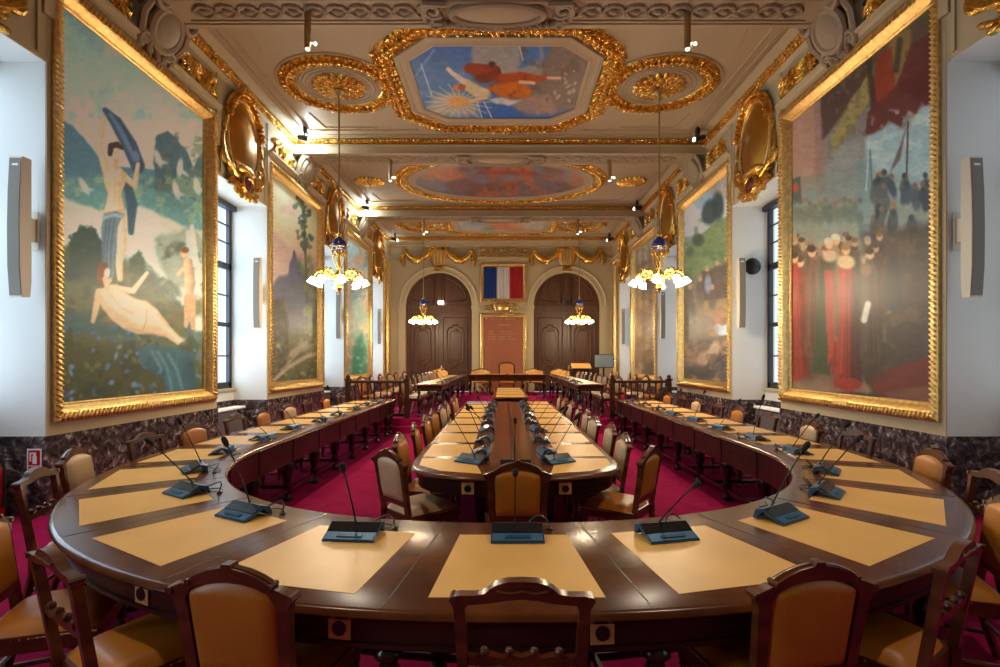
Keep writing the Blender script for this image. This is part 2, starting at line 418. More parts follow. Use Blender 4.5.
    a.ell(185,254,4,4.6,SKIN); a.ell(185,250,4,3,(130,78,52)); a.limb([(186,266),(178,274)], 2, SKIN)
def art_ceremony(a):
    a.vgrad([(0,(92,78,60)),(60,(94,70,60)),(120,(130,120,116)),(200,(140,146,138)),(250,(132,128,112)),(300,(104,90,76)),(380,(74,60,52)),(420,(62,52,46))])
    a.poly([(780,118),(812,92),(822,110),(822,180),(786,206)], (172,130,112), 3, .95, 1.5)
    a.poly([(814,96),(824,88),(826,190),(816,200)], (150,118,112), 2, .9)
    a.poly([(820,96),(842,70),(880,44),(872,70),(836,122),(822,140)], (78,58,56), 3, .95, 2)
    a.poly([(830,138),(874,62),(872,98),(846,136),(834,158)], (154,136,84), 2, .95, 2); a.blotch((828,60,876,160), (112,96,70), .2, .5, .6, .1, 2)
    a.limb([(832,124),(874,62)], 1.3, (88,62,46)); 
    a.poly([(890,26),(908,20),(914,60),(896,110),(884,112)], (142,112,66), 4, .9, 4); a.blotch((870,0,940,70), (88,84,52), .1, .48, .7, .12, 6)
    a.poly([(878,56),(892,46),(896,92),(880,110),(872,96)], (140,56,40), 2, .95, 2); a.limb([(868,52),(874,110)], 3, (48,44,40), 3, .8); a.limb([(900,40),(896,70)], 3, (60,56,44), 3, .8)
    a.poly([(868,112),(896,86),(912,44),(936,30),(936,100),(928,108),(922,102),(914,120),(906,114),(900,128),(888,120),(880,136),(866,134)], (98,48,46), 2, .95, 1.5)
    a.poly([(896,86),(936,60),(936,98),(926,104)], (86,36,38), 5, .7)
    a.poly([(866,138),(890,124),(904,132),(922,108),(936,102),(936,190),(866,200)], (158,186,192), 4, .9, 3); a.blotch((866,110,936,200), (200,206,200), .08, .5, .6, .12, 8)
    a.poly([(836,146),(862,136),(868,170),(856,196),(830,186)], (150,152,150), 10, .7, 5)
    a.poly([(858,160),(872,160),(872,240),(858,236)], (112,142,152), 4, .7, 2)
    a.poly([(786,178),(860,166),(936,182),(936,232),(786,226)], (124,136,130), 8, .5, 4)
    a.poly([(790,180),(800,176),(802,204),(794,200),(790,206)], (72,84,80), 2, .9); a.ell(796,188,3,5,(170,80,56))
    a.limb([(908,122),(906,200)], .9, (76,66,60)); a.poly([(906,128),(900,160),(890,172),(902,140)], (104,84,92), 2, .9); a.limb([(872,186),(870,150)], .7, (90,110,110)); a.limb([(866,190),(868,162)], .7, (180,190,186))
    rs = random.Random(3)
    for k in range(26):
        x = rs.uniform(862, 934); y = rs.uniform(178, 230)+(x-862)*.05
        a.ell(x, y, rs.uniform(3.5,6), rs.uniform(7,13), rs.choice([(58,70,84),(72,86,98),(86,92,92),(52,58,66)]), rs.uniform(-20,20), 2.5, .9); a.ell(x, y-11, 2.6, 3.2, rs.choice([(150,116,88),(66,74,80),(120,100,86)]), 0, 1.5)
    for k in range(14):
        a.ell(795+k*5, 204+rs.uniform(-5,4), 2.4, 3, rs.choice([(150,110,84),(84,92,88),(110,100,86)]), 0, 2, .7); a.ell(795+k*5, 216+rs.uniform(-5,4), 3.4, 8, rs.choice([(92,104,96),(110,112,96)]), 0, 3, .7)
    a.poly([(862,230),(936,222),(936,400),(870,372)], (72,62,58), 10, .85, 5); a.blotch((850,225,936,390), (118,92,66), .07, .52, .5, .12, 9)
    a.poly([(846,262),(880,256),(880,356),(850,360)], (96,82,62), 6, .85, 3)
    a.limb([(864,262),(868,300),(866,356)], 2.2, (170,154,120), 2, .7); a.limb([(880,250),(884,340)], 2, (130,110,84), 3, .7); a.limb([(862,320),(890,312)], 1.4, (150,120,84), 2, .8)
    a.poly([(780,372),(832,350),(846,352),(872,392),(780,392)], (148,116,92), 4, .9, 3); a.poly([(876,372),(934,356),(934,404),(884,400),(868,384)], (112,52,44), 4, .9, 2); a.poly([(884,392),(934,384),(934,408),(890,402)], (120,84,66), 3, .7)
    # crowd behind, then the robed group
    rs = random.Random(21)
    for k in range(46):
        x = rs.uniform(786, 884); y = rs.uniform(236, 268); c = rs.choice([(78,64,52),(92,74,56),(64,62,52),(104,84,64),(72,50,44)])
        a.poly([(x-5,y+8),(x+5,y+8),(x+7,y+rs.uniform(70,120)),(x-7,y+rs.uniform(70,120))], c, 4, .75, 2)
        a.ell(x, y, 3.2, 4.2, rs.choice([(176,136,100),(150,112,84),(196,156,120)]), 0, 1.6, .9); a.ell(x-.6, y-2.6, 3.6, 2.6, rs.choice([(70,52,42),(110,84,60),(150,136,116)]), 0, 1.6, .9)
    a.poly([(782,330),(880,318),(884,376),(782,386)], (66,52,44), 16, .6, 5)
    def robed(x, y, h, w, col, hair=(92,64,46), c2=None):
        a.poly([(x-w*.3,y+5),(x+w*.3,y+5),(x+w*.75,y+h*.17),(x+w*.7,y+h*.5),(x+w*1.05,y+h),(x+w*.2,y+h*1.03),(x-w*1.0,y+h*.98),(x-w*.65,y+h*.5),(x-w*.75,y+h*.18)], col, 2.5, .97, 2.2, .12)
        a.poly([(x-w*.7,y+h*.55),(x+w*.8,y+h*.5),(x+w*1.05,y+h),(x-w*1.0,y+h)], tuple(v*.66 for v in col), 14, .6)
        for d in (-.35, .1, .5): a.limb([(x+d*w*.6,y+h*.2),(x+d*w*1.3,y+h*.96)], w*.07, tuple(v*.62 for v in col), 2, .8)
        a.limb([(x-w*.2,y+h*.16),(x-w*.45,y+h*.9)], w*.08, tuple(min(255,v*1.25) for v in col), 2, .6)
        if c2: a.limb([(x-w*.7,y+h*.2),(x-w*.9,y+h*.98)], w*.22, c2, 2, .95)
        a.ell(x, y, 4.2, 5.2, (206,160,120)); a.ell(x-.5, y-3, 4.6, 3.4, hair)
    robed(800,262,112,9,(122,52,40)); robed(812,252,104,8,(110,74,56),(70,46,40)); robed(794,258,120,8,(150,48,40),(60,44,38))
    robed(829,244,124,10,(156,60,46),(196,184,160),(56,72,48)); robed(836,240,100,8,(150,116,84),(200,190,170))
    a.poly([(822,262),(836,256),(830,376),(812,372)], (54,66,46), 3, .85, 2); a.poly([(824,270),(834,270),(834,354),(828,366)], (156,60,46), 2, .95, 1)
    robed(846,250,138,11,(164,60,46),(150,110,70)); a.poly([(852,262),(858,300),(862,382),(850,388)], (66,38,40), 3, .8)
    a.ell(848,384,14,6,(140,50,40)); a.ell(846,262,9,7,(214,186,140),10,3,.9); a.ell(830,256,7,6,(206,180,150),0,3,.8)
    robed(870,254,108,10,(92,74,62),(70,54,44))
    a.limb([(868,304),(864,320)], 3.2, (206,196,176), 2); a.ell(866,270,5,6,(150,116,90),0,3,.8)
    a.ell(893,250,5,7,(86,70,66)); a.limb([(893,262),(892,300)], [6,10], (60,58,60), 3)
def art_castle(a):
    a.vgrad([(150,(206,200,164)),(220,(216,188,150)),(270,(196,162,144)),(300,(128,112,116)),(340,(96,90,84)),(400,(72,74,52))])
    a.blotch((262,150,330,260), (220,196,150), .06, .48, .5, .12, 1); a.blotch((262,200,330,290), (206,160,140), .05, .5, .5, .12, 2)
    a.poly([(266,262),(276,232),(290,250),(320,262),(320,300),(266,300)], (178,150,144), 6, .7, 3)
    a.poly([(268,290),(280,276),(292,272),(306,274),(318,292),(322,330),(268,330)], (92,92,104), 4, .95, 3)
    a.poly([(288,276),(290,262),(292,258),(294,250),(297,258),(298,264),(303,268),(305,278)], (96,92,112), 1.5, .95, .6); a.limb([(294,252),(294,262)], 1.2, (92,88,108)); a.limb([(299,264),(299,274)], 1.6, (88,84,104))
    a.poly([(268,300),(284,298),(290,330),(286,376),(268,384)], (74,70,62), 4, .9, 4); a.blotch((268,300,322,350), (108,104,110), .1, .5, .5, .12, 5)
    a.poly([(268,352),(300,330),(322,322),(322,392),(268,392)], (92,96,62), 5, .7, 5); a.blotch((268,330,322,392), (140,132,78), .12, .52, .6, .1, 6); a.blotch((268,340,322,392), (58,62,42), .1, .5, .7, .12, 7)
    a.limb([(268,372),(284,358),(306,344)], 2.6, (164,144,128), 3, .8); a.limb([(280,362),(322,340)], 1.5, (150,134,116), 3, .6)
    a.limb([(303,196),(305,240),(307,300),(308,330)], [.6,1,1.5,2], (86,84,70), 1.2)
    rs = random.Random(9)
    for k in range(70):
        y = rs.uniform(196, 250); w = 7 if y < 240 else 4
        cx = 303+(y-196)*.03; a.ell(cx+rs.gauss(0, w*.55), y, rs.uniform(1.2,2.6), rs.uniform(1.4,3), rs.choice([(76,94,80),(62,80,70),(94,108,88)]), 0, 1.5, .85)
    for k in range(40): a.ell(rs.gauss(309,4), rs.uniform(256,330), rs.uniform(1.5,3), rs.uniform(3,6), rs.choice([(108,120,86),(88,104,78),(126,130,92)]), 0, 2, .6)
    a.poly([(268,306),(278,300),(288,316),(290,350),(284,378),(268,382)], (66,64,56), 3, .8, 3); a.blotch((268,300,292,380), (96,92,74), .2, .5, .6, .1, 8)
    a.speck((268,330,320,388), 50, (1,2.4), [(128,124,80),(150,140,110),(60,66,46)], 12, .6)
    a.limb([(274,380),(290,366),(308,356),(322,352)], [1.5,2,2,1.5], (176,152,132), 2, .8); a.limb([(282,370),(300,350)], 1, (166,146,128), 2, .7)
def art_gorge(a):
    a.vgrad([(190,(140,186,204)),(240,(170,200,206)),(290,(176,190,184)),(330,(140,164,146)),(390,(46,98,82))])
    a.blotch((340,190,380,300), (226,220,196), .1, .5, .8, .1, 1); a.blotch((340,230,380,350), (206,170,140), .12, .52, .7, .1, 3); a.blotch((340,200,380,330), (110,140,150), .14, .52, .6, .1, 5)
    a.poly([(345,300),(352,290),(354,330),(352,378),(345,378)], (150,138,118), 3, .85, 3); a.poly([(354,346),(362,334),(366,362),(362,380),(350,380)], (52,116,94), 4, .9, 3)
    a.poly([(366,300),(372,296),(372,372),(368,350)], (176,156,126), 3, .8, 2); a.ell(360,262,4,10,(214,172,146),10,4,.7); a.ell(356,226,4,14,(236,226,202),0,4,.8); a.ell(364,284,3,8,(170,100,80),0,3,.5)
    a.speck((346,270,371,375), 36, (1,2.6), [(206,186,150),(120,160,140),(90,120,110)], 3, .6)
def art_harvest(a):
    a.vgrad([(150,(150,180,196)),(215,(176,190,190)),(250,(150,152,118)),(290,(140,120,92)),(340,(122,98,76)),(390,(84,72,64))])
    a.blotch((672,150,740,240), (232,226,206), .06, .46, .8, .1, 1); a.poly([(706,166),(724,160),(734,170),(734,200),(712,196)], (176,140,116), 5, .6, 4)
    a.poly([(680,256),(700,236),(728,214),(736,216),(736,262),(680,280)], (140,150,96), 3, .95, 3); a.blotch((680,214,736,280), (108,124,82), .12, .5, .6, .1, 2)
    a.ell(710,212,8,13,(74,88,82),10,3,.95); a.ell(718,206,6,14,(66,80,74),0,3,.95); a.ell(698,240,6,6,(84,100,84),0,3,.9); a.ell(690,252,4,5,(92,106,86),0,3,.8)
    a.poly([(700,272),(734,262),(734,300),(704,302)], (96,74,62), 3, .8, 3); a.poly([(704,300),(734,298),(734,308),(704,310)], (170,136,88), 2, .7, 1)
    for x, y in ((690,300),(700,292),(707,282),(717,276),(726,272),(712,300)):
        a.ell(x, y, 3.6, 12, (110,92,80), 0, 2.5, .85); a.ell(x, y-13, 2.3, 2.8, (196,150,110)); 
    a.ell(708,284,3.4,9,(150,150,160),0,2,.9); a.ell(692,320,4.4,16,(92,80,66),0,2.5,.9); a.ell(720,318,4,11,(170,92,76),10,2,.8)
    a.ell(725,330,10,5,(196,196,192),-15,2,.95); a.ell(718,328,4,4,(180,180,180)); a.blotch((680,310,734,390), (176,128,90), .08, .5, .7, .12, 4)
    a.ell(706,358,11,7,(204,156,118),-20,4,.8); a.ell(714,350,5,9,(214,170,130),20,3,.8); a.ell(694,352,4,12,(150,110,84),0,4,.7); a.limb([(716,362),(734,350)], .8, (70,52,44)); a.blotch((680,340,734,392), (70,64,62), .1, .52, .6, .1, 7)
def art_grove(a):
    a.vgrad([(200,(150,168,170)),(260,(170,160,136)),(310,(160,136,110)),(350,(140,120,98)),(390,(100,86,74))])
    a.blotch((625,200,662,290), (190,200,196), .1, .5, .7, .1, 1); a.blotch((625,230,662,380), (190,164,124), .1, .5, .7, .1, 2); a.blotch((625,260,662,390), (112,96,84), .12, .52, .6, .1, 3)
    for x in (637, 643, 650, 655): a.limb([(x,250),(x+1,370)], .9, (110,92,76), 2, .5)
def art_dim(a):
    a.vgrad([(200,(128,120,100)),(260,(120,116,100)),(320,(110,104,84)),(390,(84,78,60))]); a.blotch((380,200,625,390), (90,110,112), .1, .5, .6, .1, 1)
def art_sun(a):
    a.vgrad([(40,(60,108,176)),(80,(84,128,180)),(120,(40,98,180))])
    a.blotch((400,40,470,120), (140,160,184), .05, .5, .7, .15, 1)
    a.poly([(476,44),(540,44),(546,74),(500,80),(470,68)], (176,162,146), 6, .8, 5); a.poly([(520,40),(536,40),(540,62),(520,68)], (46,108,190), 6, .8, 4); a.poly([(556,44),(590,44),(590,108),(548,114),(520,98),(536,76)], (130,108,92), 6, .9, 5)
    a.poly([(500,100),(548,94),(556,112),(524,114)], (170,140,128), 5, .85, 4); a.blotch((520,44,590,116), (92,82,78), .08, .52, .6, .1, 3); a.poly([(424,116),(432,96),(456,92),(476,100),(478,117)], (206,184,150), 8, .75, 3)
    for k in range(20):
        t = 2*PI*k/20; a.limb([(459+8*math.cos(t),102+5*math.sin(t)),(459+34*math.cos(t),102+19*math.sin(t))], .5, (236,226,190), 1, .6)
    a.ell(459,102,11,5,(222,164,92),0,2); a.limb([(421,64),(432,96)], .5, (206,220,232)); a.limb([(414,78),(434,50)], .8, (150,180,210), 1.5, .7); a.limb([(519,45),(523,60)], .5, (230,230,230)); a.limb([(477,102),(482,118)], .5, (220,225,235)); a.limb([(484,102),(492,118)], .5, (220,225,235))
    a.limb([(470,68),(494,72)], [5,7], (134,58,34), 2, 1, .3); a.ell(478,70,14,6,(150,64,34),8,3,.95); a.ell(484,78,10,5,(122,48,30),0,3,.9); a.ell(492,64,3.4,2.6,(70,44,36))
    a.limb([(466,84),(478,92),(486,94)], [5,6,5], (226,206,160), 2, 1, .2); a.limb([(462,80),(452,73),(448,69)], [3,2.2,2], (222,206,190), 1.5); a.limb([(470,101),(486,98)], 1.6, (226,190,150), 1.2)
    a.poly([(494,76),(520,72),(548,76),(548,80),(520,84),(498,84)], (176,76,28), 2, .95, 1.5); a.poly([(486,86),(520,82),(532,90),(528,98),(500,98)], (206,112,28), 2, .95, 2); a.blotch((490,74,535,98), (150,60,24), .14, .5, .7, .1, 2); a.limb([(520,82),(534,83)], 1.6, (230,190,150), 1.2)
    a.ell(458,88,6,3.2,(206,128,92),0,1.5); a.ell(462,87,4,3,(130,60,36),0,1.5,.7); a.poly([(488,98),(520,100),(508,106),(496,104)], (212,214,206), 2, .9, 2); a.limb([(548,78),(560,78)], 1.3, (220,180,150))
    a.speck((552,60,580,104), 26, (1,2.6), [(206,170,140),(160,80,60),(206,200,180),(120,100,80)], 5, .8)
def art_clouds(a):
    a.vgrad([(160,(130,130,146)),(180,(128,112,116)),(200,(108,100,112))])
    a.blotch((400,160,600,205), (190,110,70), .05, .48, .8, .1, 1); a.blotch((400,160,600,205), (110,126,158), .06, .52, .8, .1, 2); a.blotch((400,160,600,205), (112,68,62), .08, .53, .7, .1, 3)
    a.poly([(424,172),(452,166),(470,176),(440,182)], (206,120,72), 4, .8, 3); a.ell(510,176,10,4,(120,140,172),0,4,.8); a.ell(484,182,5,2.5,(130,150,180),0,3,.8); a.limb([(480,172),(530,173),(560,180)], 2, (170,70,46), 3, .7); a.ell(560,178,14,4,(150,120,110),10,4,.7); a.ell(470,186,20,4,(140,86,78),0,5,.6)
def art_pale(a):
    a.vgrad([(215,(170,180,190)),(236,(196,184,164))]); a.blotch((450,215,560,236), (220,170,120), .08, .5, .8, .1, 1); a.ell(500,226,14,3,(204,110,64),0,3,.8); a.ell(476,223,10,2.5,(120,150,190),0,3,.8); a.ell(488,229,6,2,(80,140,130),0,2,.7); a.limb([(506,229),(536,231)], 1.5, (190,120,80), 2, .8); a.blotch((520,215,560,236), (206,198,184), .1, .48, .8, .1, 4)
# ================================================================== the room
NICHE = [(-1.50,.33),(3.42,5.21),(8.31,10.09),(13.25,14.97),(18.15,19.85)]
PIER = [(YB,-1.50),(.33,3.42),(5.21,8.31),(10.09,13.25),(14.97,18.15),(19.85,YF)]
BEAM = [1.48,6.35,11.23,16.11]; BW = .62
PAINT = {-1:[(5.27,8.26),(10.15,13.2),(15.05,18.1),(19.92,20.9)], 1:[(5.27,8.32),(10.13,13.17),(15.05,18.0),(19.92,20.9)]}
ZP0, ZP1 = .955, 5.69
ZL = 4.72; ZS = 1.06
def wx(sd, d): return XR + sd*(WX-d)
def wbox(mb, sd, d0, d1, y0, y1, z0, z1):
    a, b = wx(sd, d0), wx(sd, d1); mb.box(min(a,b), max(a,b), y0, y1, z0, z1)
SIDE = {-1:'left', 1:'right'}
fl = MB().box(-6.4, 6.4, YB-.2, YF+1.2, -.2, 0); struct(fl, 'floor', M['carpet'], 'crimson carpeted floor of the council hall')
pf = MB().box(XR-WX+.0, XR+WX, 11.15, YF, 0, .30); pf.box(XR-WX, XR+WX, 11.0, 11.15, 0, .15)
struct(pf, 'floor_platform', M['carpet'], 'raised carpeted platform with two steps at the far end', smooth=0)
struct(MB().box(-6.4, 6.4, YB-.2, YF+1.2, ZC, ZC+.2), 'ceiling', M['ceil'], 'cream coffered ceiling of the council hall')
bk = MB().box(-6.4, 6.4, YB-.2, YB, 0, ZC); struct(bk, 'wall_back', M['cream'], 'plain plaster wall closing the hall behind the viewpoint')
wn = 0
for sd in (-1, 1):
    w = MB()
    for k, (y0, y1) in enumerate(PIER):
        wbox(w, sd, -.85, (-.12 if k > 1 else 0), y0, y1, 0, ZC)
        if k > 1:   # the piers carry shallow recesses for the pictures
            p0, p1 = PAINT[sd][k-2]; p0 += .03; p1 -= .03
            for a in ((y0,p0,0,ZC),(p1,y1,0,ZC),(p0,p1,0,ZP0+.03),(p0,p1,ZP1-.03,ZC)): wbox(w, sd, -.12, 0, *a)
    for y0, y1 in NICHE:
        wbox(w, sd, -.85, 0, y0, y1, ZL, ZC); wbox(w, sd, -.85, -.66, y0, y1, 0, ZS-.04)
    struct(w, 'wall_'+SIDE[sd], M['white'], 'white plastered %s wall with deep window niches' % SIDE[sd], smooth=0)
    d = MB()
    for z0, z1 in ((0,.655),(.66,.82)):
        for y0, y1 in PIER:
            wbox(d, sd, -.66, .022, y0-.022, y1+.022, z0, z1)
        for y0, y1 in NICHE: wbox(d, sd, -.66, -.64, y0, y1, z0, z1)
    struct(d, 'baseboard_'+SIDE[sd], M['marble'], 'dark veined marble dado along the %s wall' % SIDE[sd], smooth=0)
    # cream facing of the piers round the pictures, ledge, frieze, cove
    c = MB()
    for k, (y0, y1) in enumerate(PIER):
        if k < 2: wbox(c, sd, 0, .012, y0+.002, y1-.002, .82, 5.74); continue
        p0, p1 = PAINT[sd][k-2]; p0 += .03; p1 -= .03
        for a in ((y0+.002,p0,.82,5.74),(p1,y1-.002,.82,5.74),(p0,p1,.82,ZP0+.03),(p0,p1,ZP1-.03,5.74)): wbox(c, sd, 0, .012, *a)
    for y0, y1 in NICHE: wbox(c, sd, 0, .012, y0+.002, y1-.002, ZL+.002, 5.74)
    prof = [(0,5.74),(.06,5.76),(.075,5.80),(.12,5.82),(.12,5.85),(.03,5.87),(0,5.87)]
    for y0, y1 in PIER:
        c.prism(prof, lambda p, t: (wx(sd,p[0]), y0+(y1-y0)*t, p[1]))
    for y0, y1 in NICHE:   # vertical strips at both ends of the window panels
        for y in (y0+.10, y1-.10): wbox(c, sd, .01, .035, y-.02, y+.02, ZL+.05, 6.3)
        for y in (y0, y1): wbox(c, sd, .01, .05, y-.06, y+.06, 5.2, 6.4)
    prof = [(0,5.86),(.03,5.86),(.03,6.36),(.08,6.40),(.12,6.44),(.12,6.53),(.16,6.545),(.22,6.58),(.30,6.605),(.31,6.62),(0,6.62)]
    c.prism(prof, lambda p, t: (wx(sd,p[0]), YB+(YF-YB)*t, p[1]))
    trim(c, M['cream'], 'cream cornice and picture surrounds along the %s wall' % SIDE[sd], smooth=30)
    r = MB(); x = wx(sd, .125)
    relief_band(r, [(x,4.5,6.49),(x,YF-.6,6.49)], (-sd,0,-.4), .16, .06, .085, False)
    trim(r, M['gold'], 'gilded leaf strip under the cove of the %s wall' % SIDE[sd])
    s = MB()
    for y0, y1 in NICHE: wbox(s, sd, -.74, -.60, y0+.001, y1-.001, ZS-.04, ZS)
    trim(s, M['cream'], 'stone window sills along the %s wall' % SIDE[sd], smooth=0)
    # windows
    for k, (y0, y1) in enumerate(NICHE):
        wn += 1
        f = MB(); dd = (-.775, -.705)
        def bar(ya, yb, za, zb, e=0): wbox(f, sd, dd[0]+e, dd[1]-e, ya, yb, za, zb)
        bar(y0, y0+.09, ZS, ZL); bar(y1-.09, y1, ZS, ZL); bar(y0, y1, ZS, ZS+.12); bar(y0, y1, ZL-.10, ZL)
        bar(y0, y1, 3.42, 3.54); bar(y0, y1, 2.28, 2.36, .01); ym = (y0+y1)/2; bar(ym-.045, ym+.045, ZS, ZL, -.006)
        m = struct(f, 'window_%d' % wn, M['steel'], 'tall dark metal window in niche %s along the %s wall' % (ORD[k], SIDE[sd]), smooth=0)
        g = MB()
        for a, b in ((y0+.09, ym-.045), (ym+.045, y1-.09)):
            for t in (1/2,): wbox(g, sd, -.75, -.73, a+(b-a)*t-.012, a+(b-a)*t+.012, ZS+.1, ZL-.08)
            for z in (1.7, 2.9, 3.95, 4.3): wbox(g, sd, -.751, -.729, a, b, z-.014, z+.014)
        g.build('muntin', M['steel'], m, smooth=0)
        p = MB(); wbox(p, sd, -.745, -.735, y0+.05, y1-.05, ZS+.05, ZL-.05); p.build('pane', M['glass'], m, smooth=0)
        b = MB(); wbox(b, sd, -.66, -.58, y0+.04, y1-.04, ZL-.13, ZL-.03); b.build('blind_box', M['steel'], m, smooth=0)
# ------------------------------------------------------------------ beams with their gilt edge and knotwork
for k, b0 in enumerate(BEAM):
    b = MB().box(XR-4.72, XR+4.72, b0, b0+BW, ZB, ZC)
    for y in (b0+.02, b0+BW-.02): b.box(XR-4.6, XR+4.6, y-.04, y+.04, ZB-.02, ZB+.02)
    for y in (b0+.11, b0+BW-.11):
        for sx in (-1, 1): b.box(*sorted((XR+sx*1.0, XR+sx*4.2)), y-.015, y+.015, ZB-.02, ZB)
    for y, q in ((b0, -1), (b0+BW, 1)):
        b.box(XR-4.6, XR+4.6, min(y, y+q*.05), max(y, y+q*.05), ZB+.15, ZB+.175); b.box(XR-4.6, XR+4.6, min(y, y+q*.10), max(y, y+q*.10), ZB+.315, ZC); b.box(XR-4.6, XR+4.6, min(y, y+q*.16), max(y, y+q*.16), ZC-.02, ZC)
    struct(b, 'ceiling_beam_%d' % (k+1), M['ceil'], 'broad plastered ceiling beam, %s from the viewpoint' % ORD[k], smooth=0)
    if k == 0: continue
    r = MB()
    relief_band(r, [(XR-4.55,b0-.004,ZB+.268),(XR+4.55,b0-.004,ZB+.268)], (0,-1,0), .15, .06, .085, False)
    trim(r, M['gold'], 'gilded leaf strip on the near edge of ceiling beam %s' % ORD[k])
    g = MB(); yc = b0+.31
    for sx in (-1, 1):
        xa, xb = XR+sx*1.1, XR+sx*4.05
        n = 60
        for ph in (0, PI):
            g.tube([(xa+(xb-xa)*i/n, yc+.11*math.sin(2*PI*i/n*5+ph), ZB-.012) for i in range(n+1)], .028, 6)
        for i in range(10):
            g.ell((xa+(xb-xa)*(i+.5)/10, yc, ZB-.008), (.075,0,0), (0,.05,0), (0,0,.045), 8, 5)
            for q in (-1, 1):
                for w_ in (-1, 1): leaf(g, V((xa+(xb-xa)*i/10+w_*.06, yc+q*.09, ZB-.008)), V((w_,q*.8,0)), V((0,0,-1)), .055, .025, .03)
    trim(g, M['relief'], 'carved interlaced knotwork under ceiling beam %s' % ORD[k])
    c = empty('ceiling_cartouche', (XR, b0+.34, ZB), 0, 'grey stucco cartouche with oval shield under ceiling beam %s' % ORD[k], 'ornament', 'stucco cartouches under the beams')
    m = MB(); E = [(.62*math.cos(2*PI*i/40), .20*math.sin(2*PI*i/40), -.03) for i in range(40)]
    m.tube(E, .05, 8, True); m.build('oval_rim', M['relief'], c)
    m = MB(); m.ell((0,0,-.02), (.6,0,0), (0,.18,0), (0,0,.05), 20, 6); m.build('shield', M['ceil'], c)
    m = MB(); m.tube([(-.95,.22,-.01),(0,.27,-.03),(.95,.22,-.01)], .04, 6); m.tube([(-.95,-.22,-.01),(0,-.24,-.01),(.95,-.22,-.01)], .035, 6)
    for sx in (-1, 1):
        m.tube(spiral((sx*.86,-.10,-.05), (sx,0,0), (0,1,0), .03, .14, 1.4), .035, 6); m.tube(spiral((sx*.84,.17,-.05), (sx,0,0), (0,-1,0), .02, .10, 1.2), .03, 6)
        m.tube([(sx*.66,-.22,-.05),(sx*.78,-.25,-.07),(sx*.95,-.24,-.05),(sx*1.0,-.1,-.04),(sx*.98,.1,-.04)], .04, 6)
        for i in range(10): leaf(m, V((sx*(.5+.05*i),.22-.012*i+random.uniform(-.03,.03),-.04)), V((sx,random.uniform(-1,1),0)), V((0,0,-1)), .07, .03, .05)
        for i in range(6): leaf(m, V((sx*(.1+.09*i),.24-.004*i*i,-.05)), V((sx,.6,0)), V((0,0,-1)), .07, .03, .05)
    m.build('scroll_trim', M['relief'], c)
# ------------------------------------------------------------------ coffers
def ceil_canvas(poly, fn, z, name, label, nx=150, ny=80):
    """poly: convex outline (x, y); the canvas is a grid fitted between its left and right edge"""
    ys = [p[1] for p in poly]; y0, y1 = min(ys), max(ys); m = MB()
    def span(y):
        xs = []
        for i in range(len(poly)):
            (xa, ya), (xb, yb) = poly[i], poly[(i+1) % len(poly)]
            if ya == yb:
                if abs(ya-y) < 1e-6: xs += [xa, xb]
            elif min(ya, yb)-1e-7 <= y <= max(ya, yb)+1e-7: xs.append(xa+(xb-xa)*(y-ya)/(yb-ya))
        return min(xs), max(xs)
    def f(u, v):
        y = y0+(y1-y0)*v; a, b = span(y); return (a+(b-a)*u, y, z)
    m.grid(f, nx, ny); a = Art(m.v); fn(a)
    root = empty(name, ((poly[0][0]+poly[len(poly)//2][0])/2, (y0+y1)/2, ZC), 0, label, 'painting')
    m.v = [tuple(V(p)-root.location) for p in m.v]
    o = m.build('canvas', M['paint'], root, smooth=0, recalc=False); a.finish(o.data, .12, .3)
    return root
def off_poly(poly, e):
    cx = sum(p[0] for p in poly)/len(poly); cy = sum(p[1] for p in poly)/len(poly); n = len(poly); out = []
    for i in range(n):
        p0, p1, p2 = V((*poly[i-1],0)), V((*poly[i],0)), V((*poly[(i+1) % n],0))
        a = (p1-p0).normalized(); b = (p2-p1).normalized(); na = V((a.y,-a.x,0)); nb = V((b.y,-b.x,0))
        if na.dot(p1-V((cx,cy,0))) < 0: na, nb = -na, -nb
        h = (na+nb).normalized(); out.append(tuple((p1+h*(e/max(.2,h.dot(na))))[:2]))
    return out
def frame_ring(m, poly, offs):
    """stepped mouldings: offs = [(offset, height)...] swept round the outline"""
    rings = [[(x, y, ZC-hh) for x, y in off_poly(poly, e)] for e, hh in offs]
    n = len(poly)
    m.loft([[r[i] for r in rings] for i in range(n)], closed=True)
def octa(cx, cy, hx, hy, cxx, cyy):
    return [(cx-hx+cxx,cy-hy),(cx+hx-cxx,cy-hy),(cx+hx,cy-hy+cyy),(cx+hx,cy+hy-cyy),(cx+hx-cxx,cy+hy),(cx-hx+cxx,cy+hy),(cx-hx,cy+hy-cyy),(cx-hx,cy-hy+cyy)]
def ellipse(cx, cy, a, b, n=48): return [(cx+a*math.cos(2*PI*i/n), cy+b*math.sin(2*PI*i/n)) for i in range(n)]
STEP = [(0,.0),(0,.03),(.05,.05),(.09,.03),(.16,.03),(.18,.05),(.24,.05),(.26,.02),(.26,0)]
def outline(m, pts, r=.022, closed=True): m.tube([(x,y,ZC-.008) for x,y in pts], r, 6, closed)
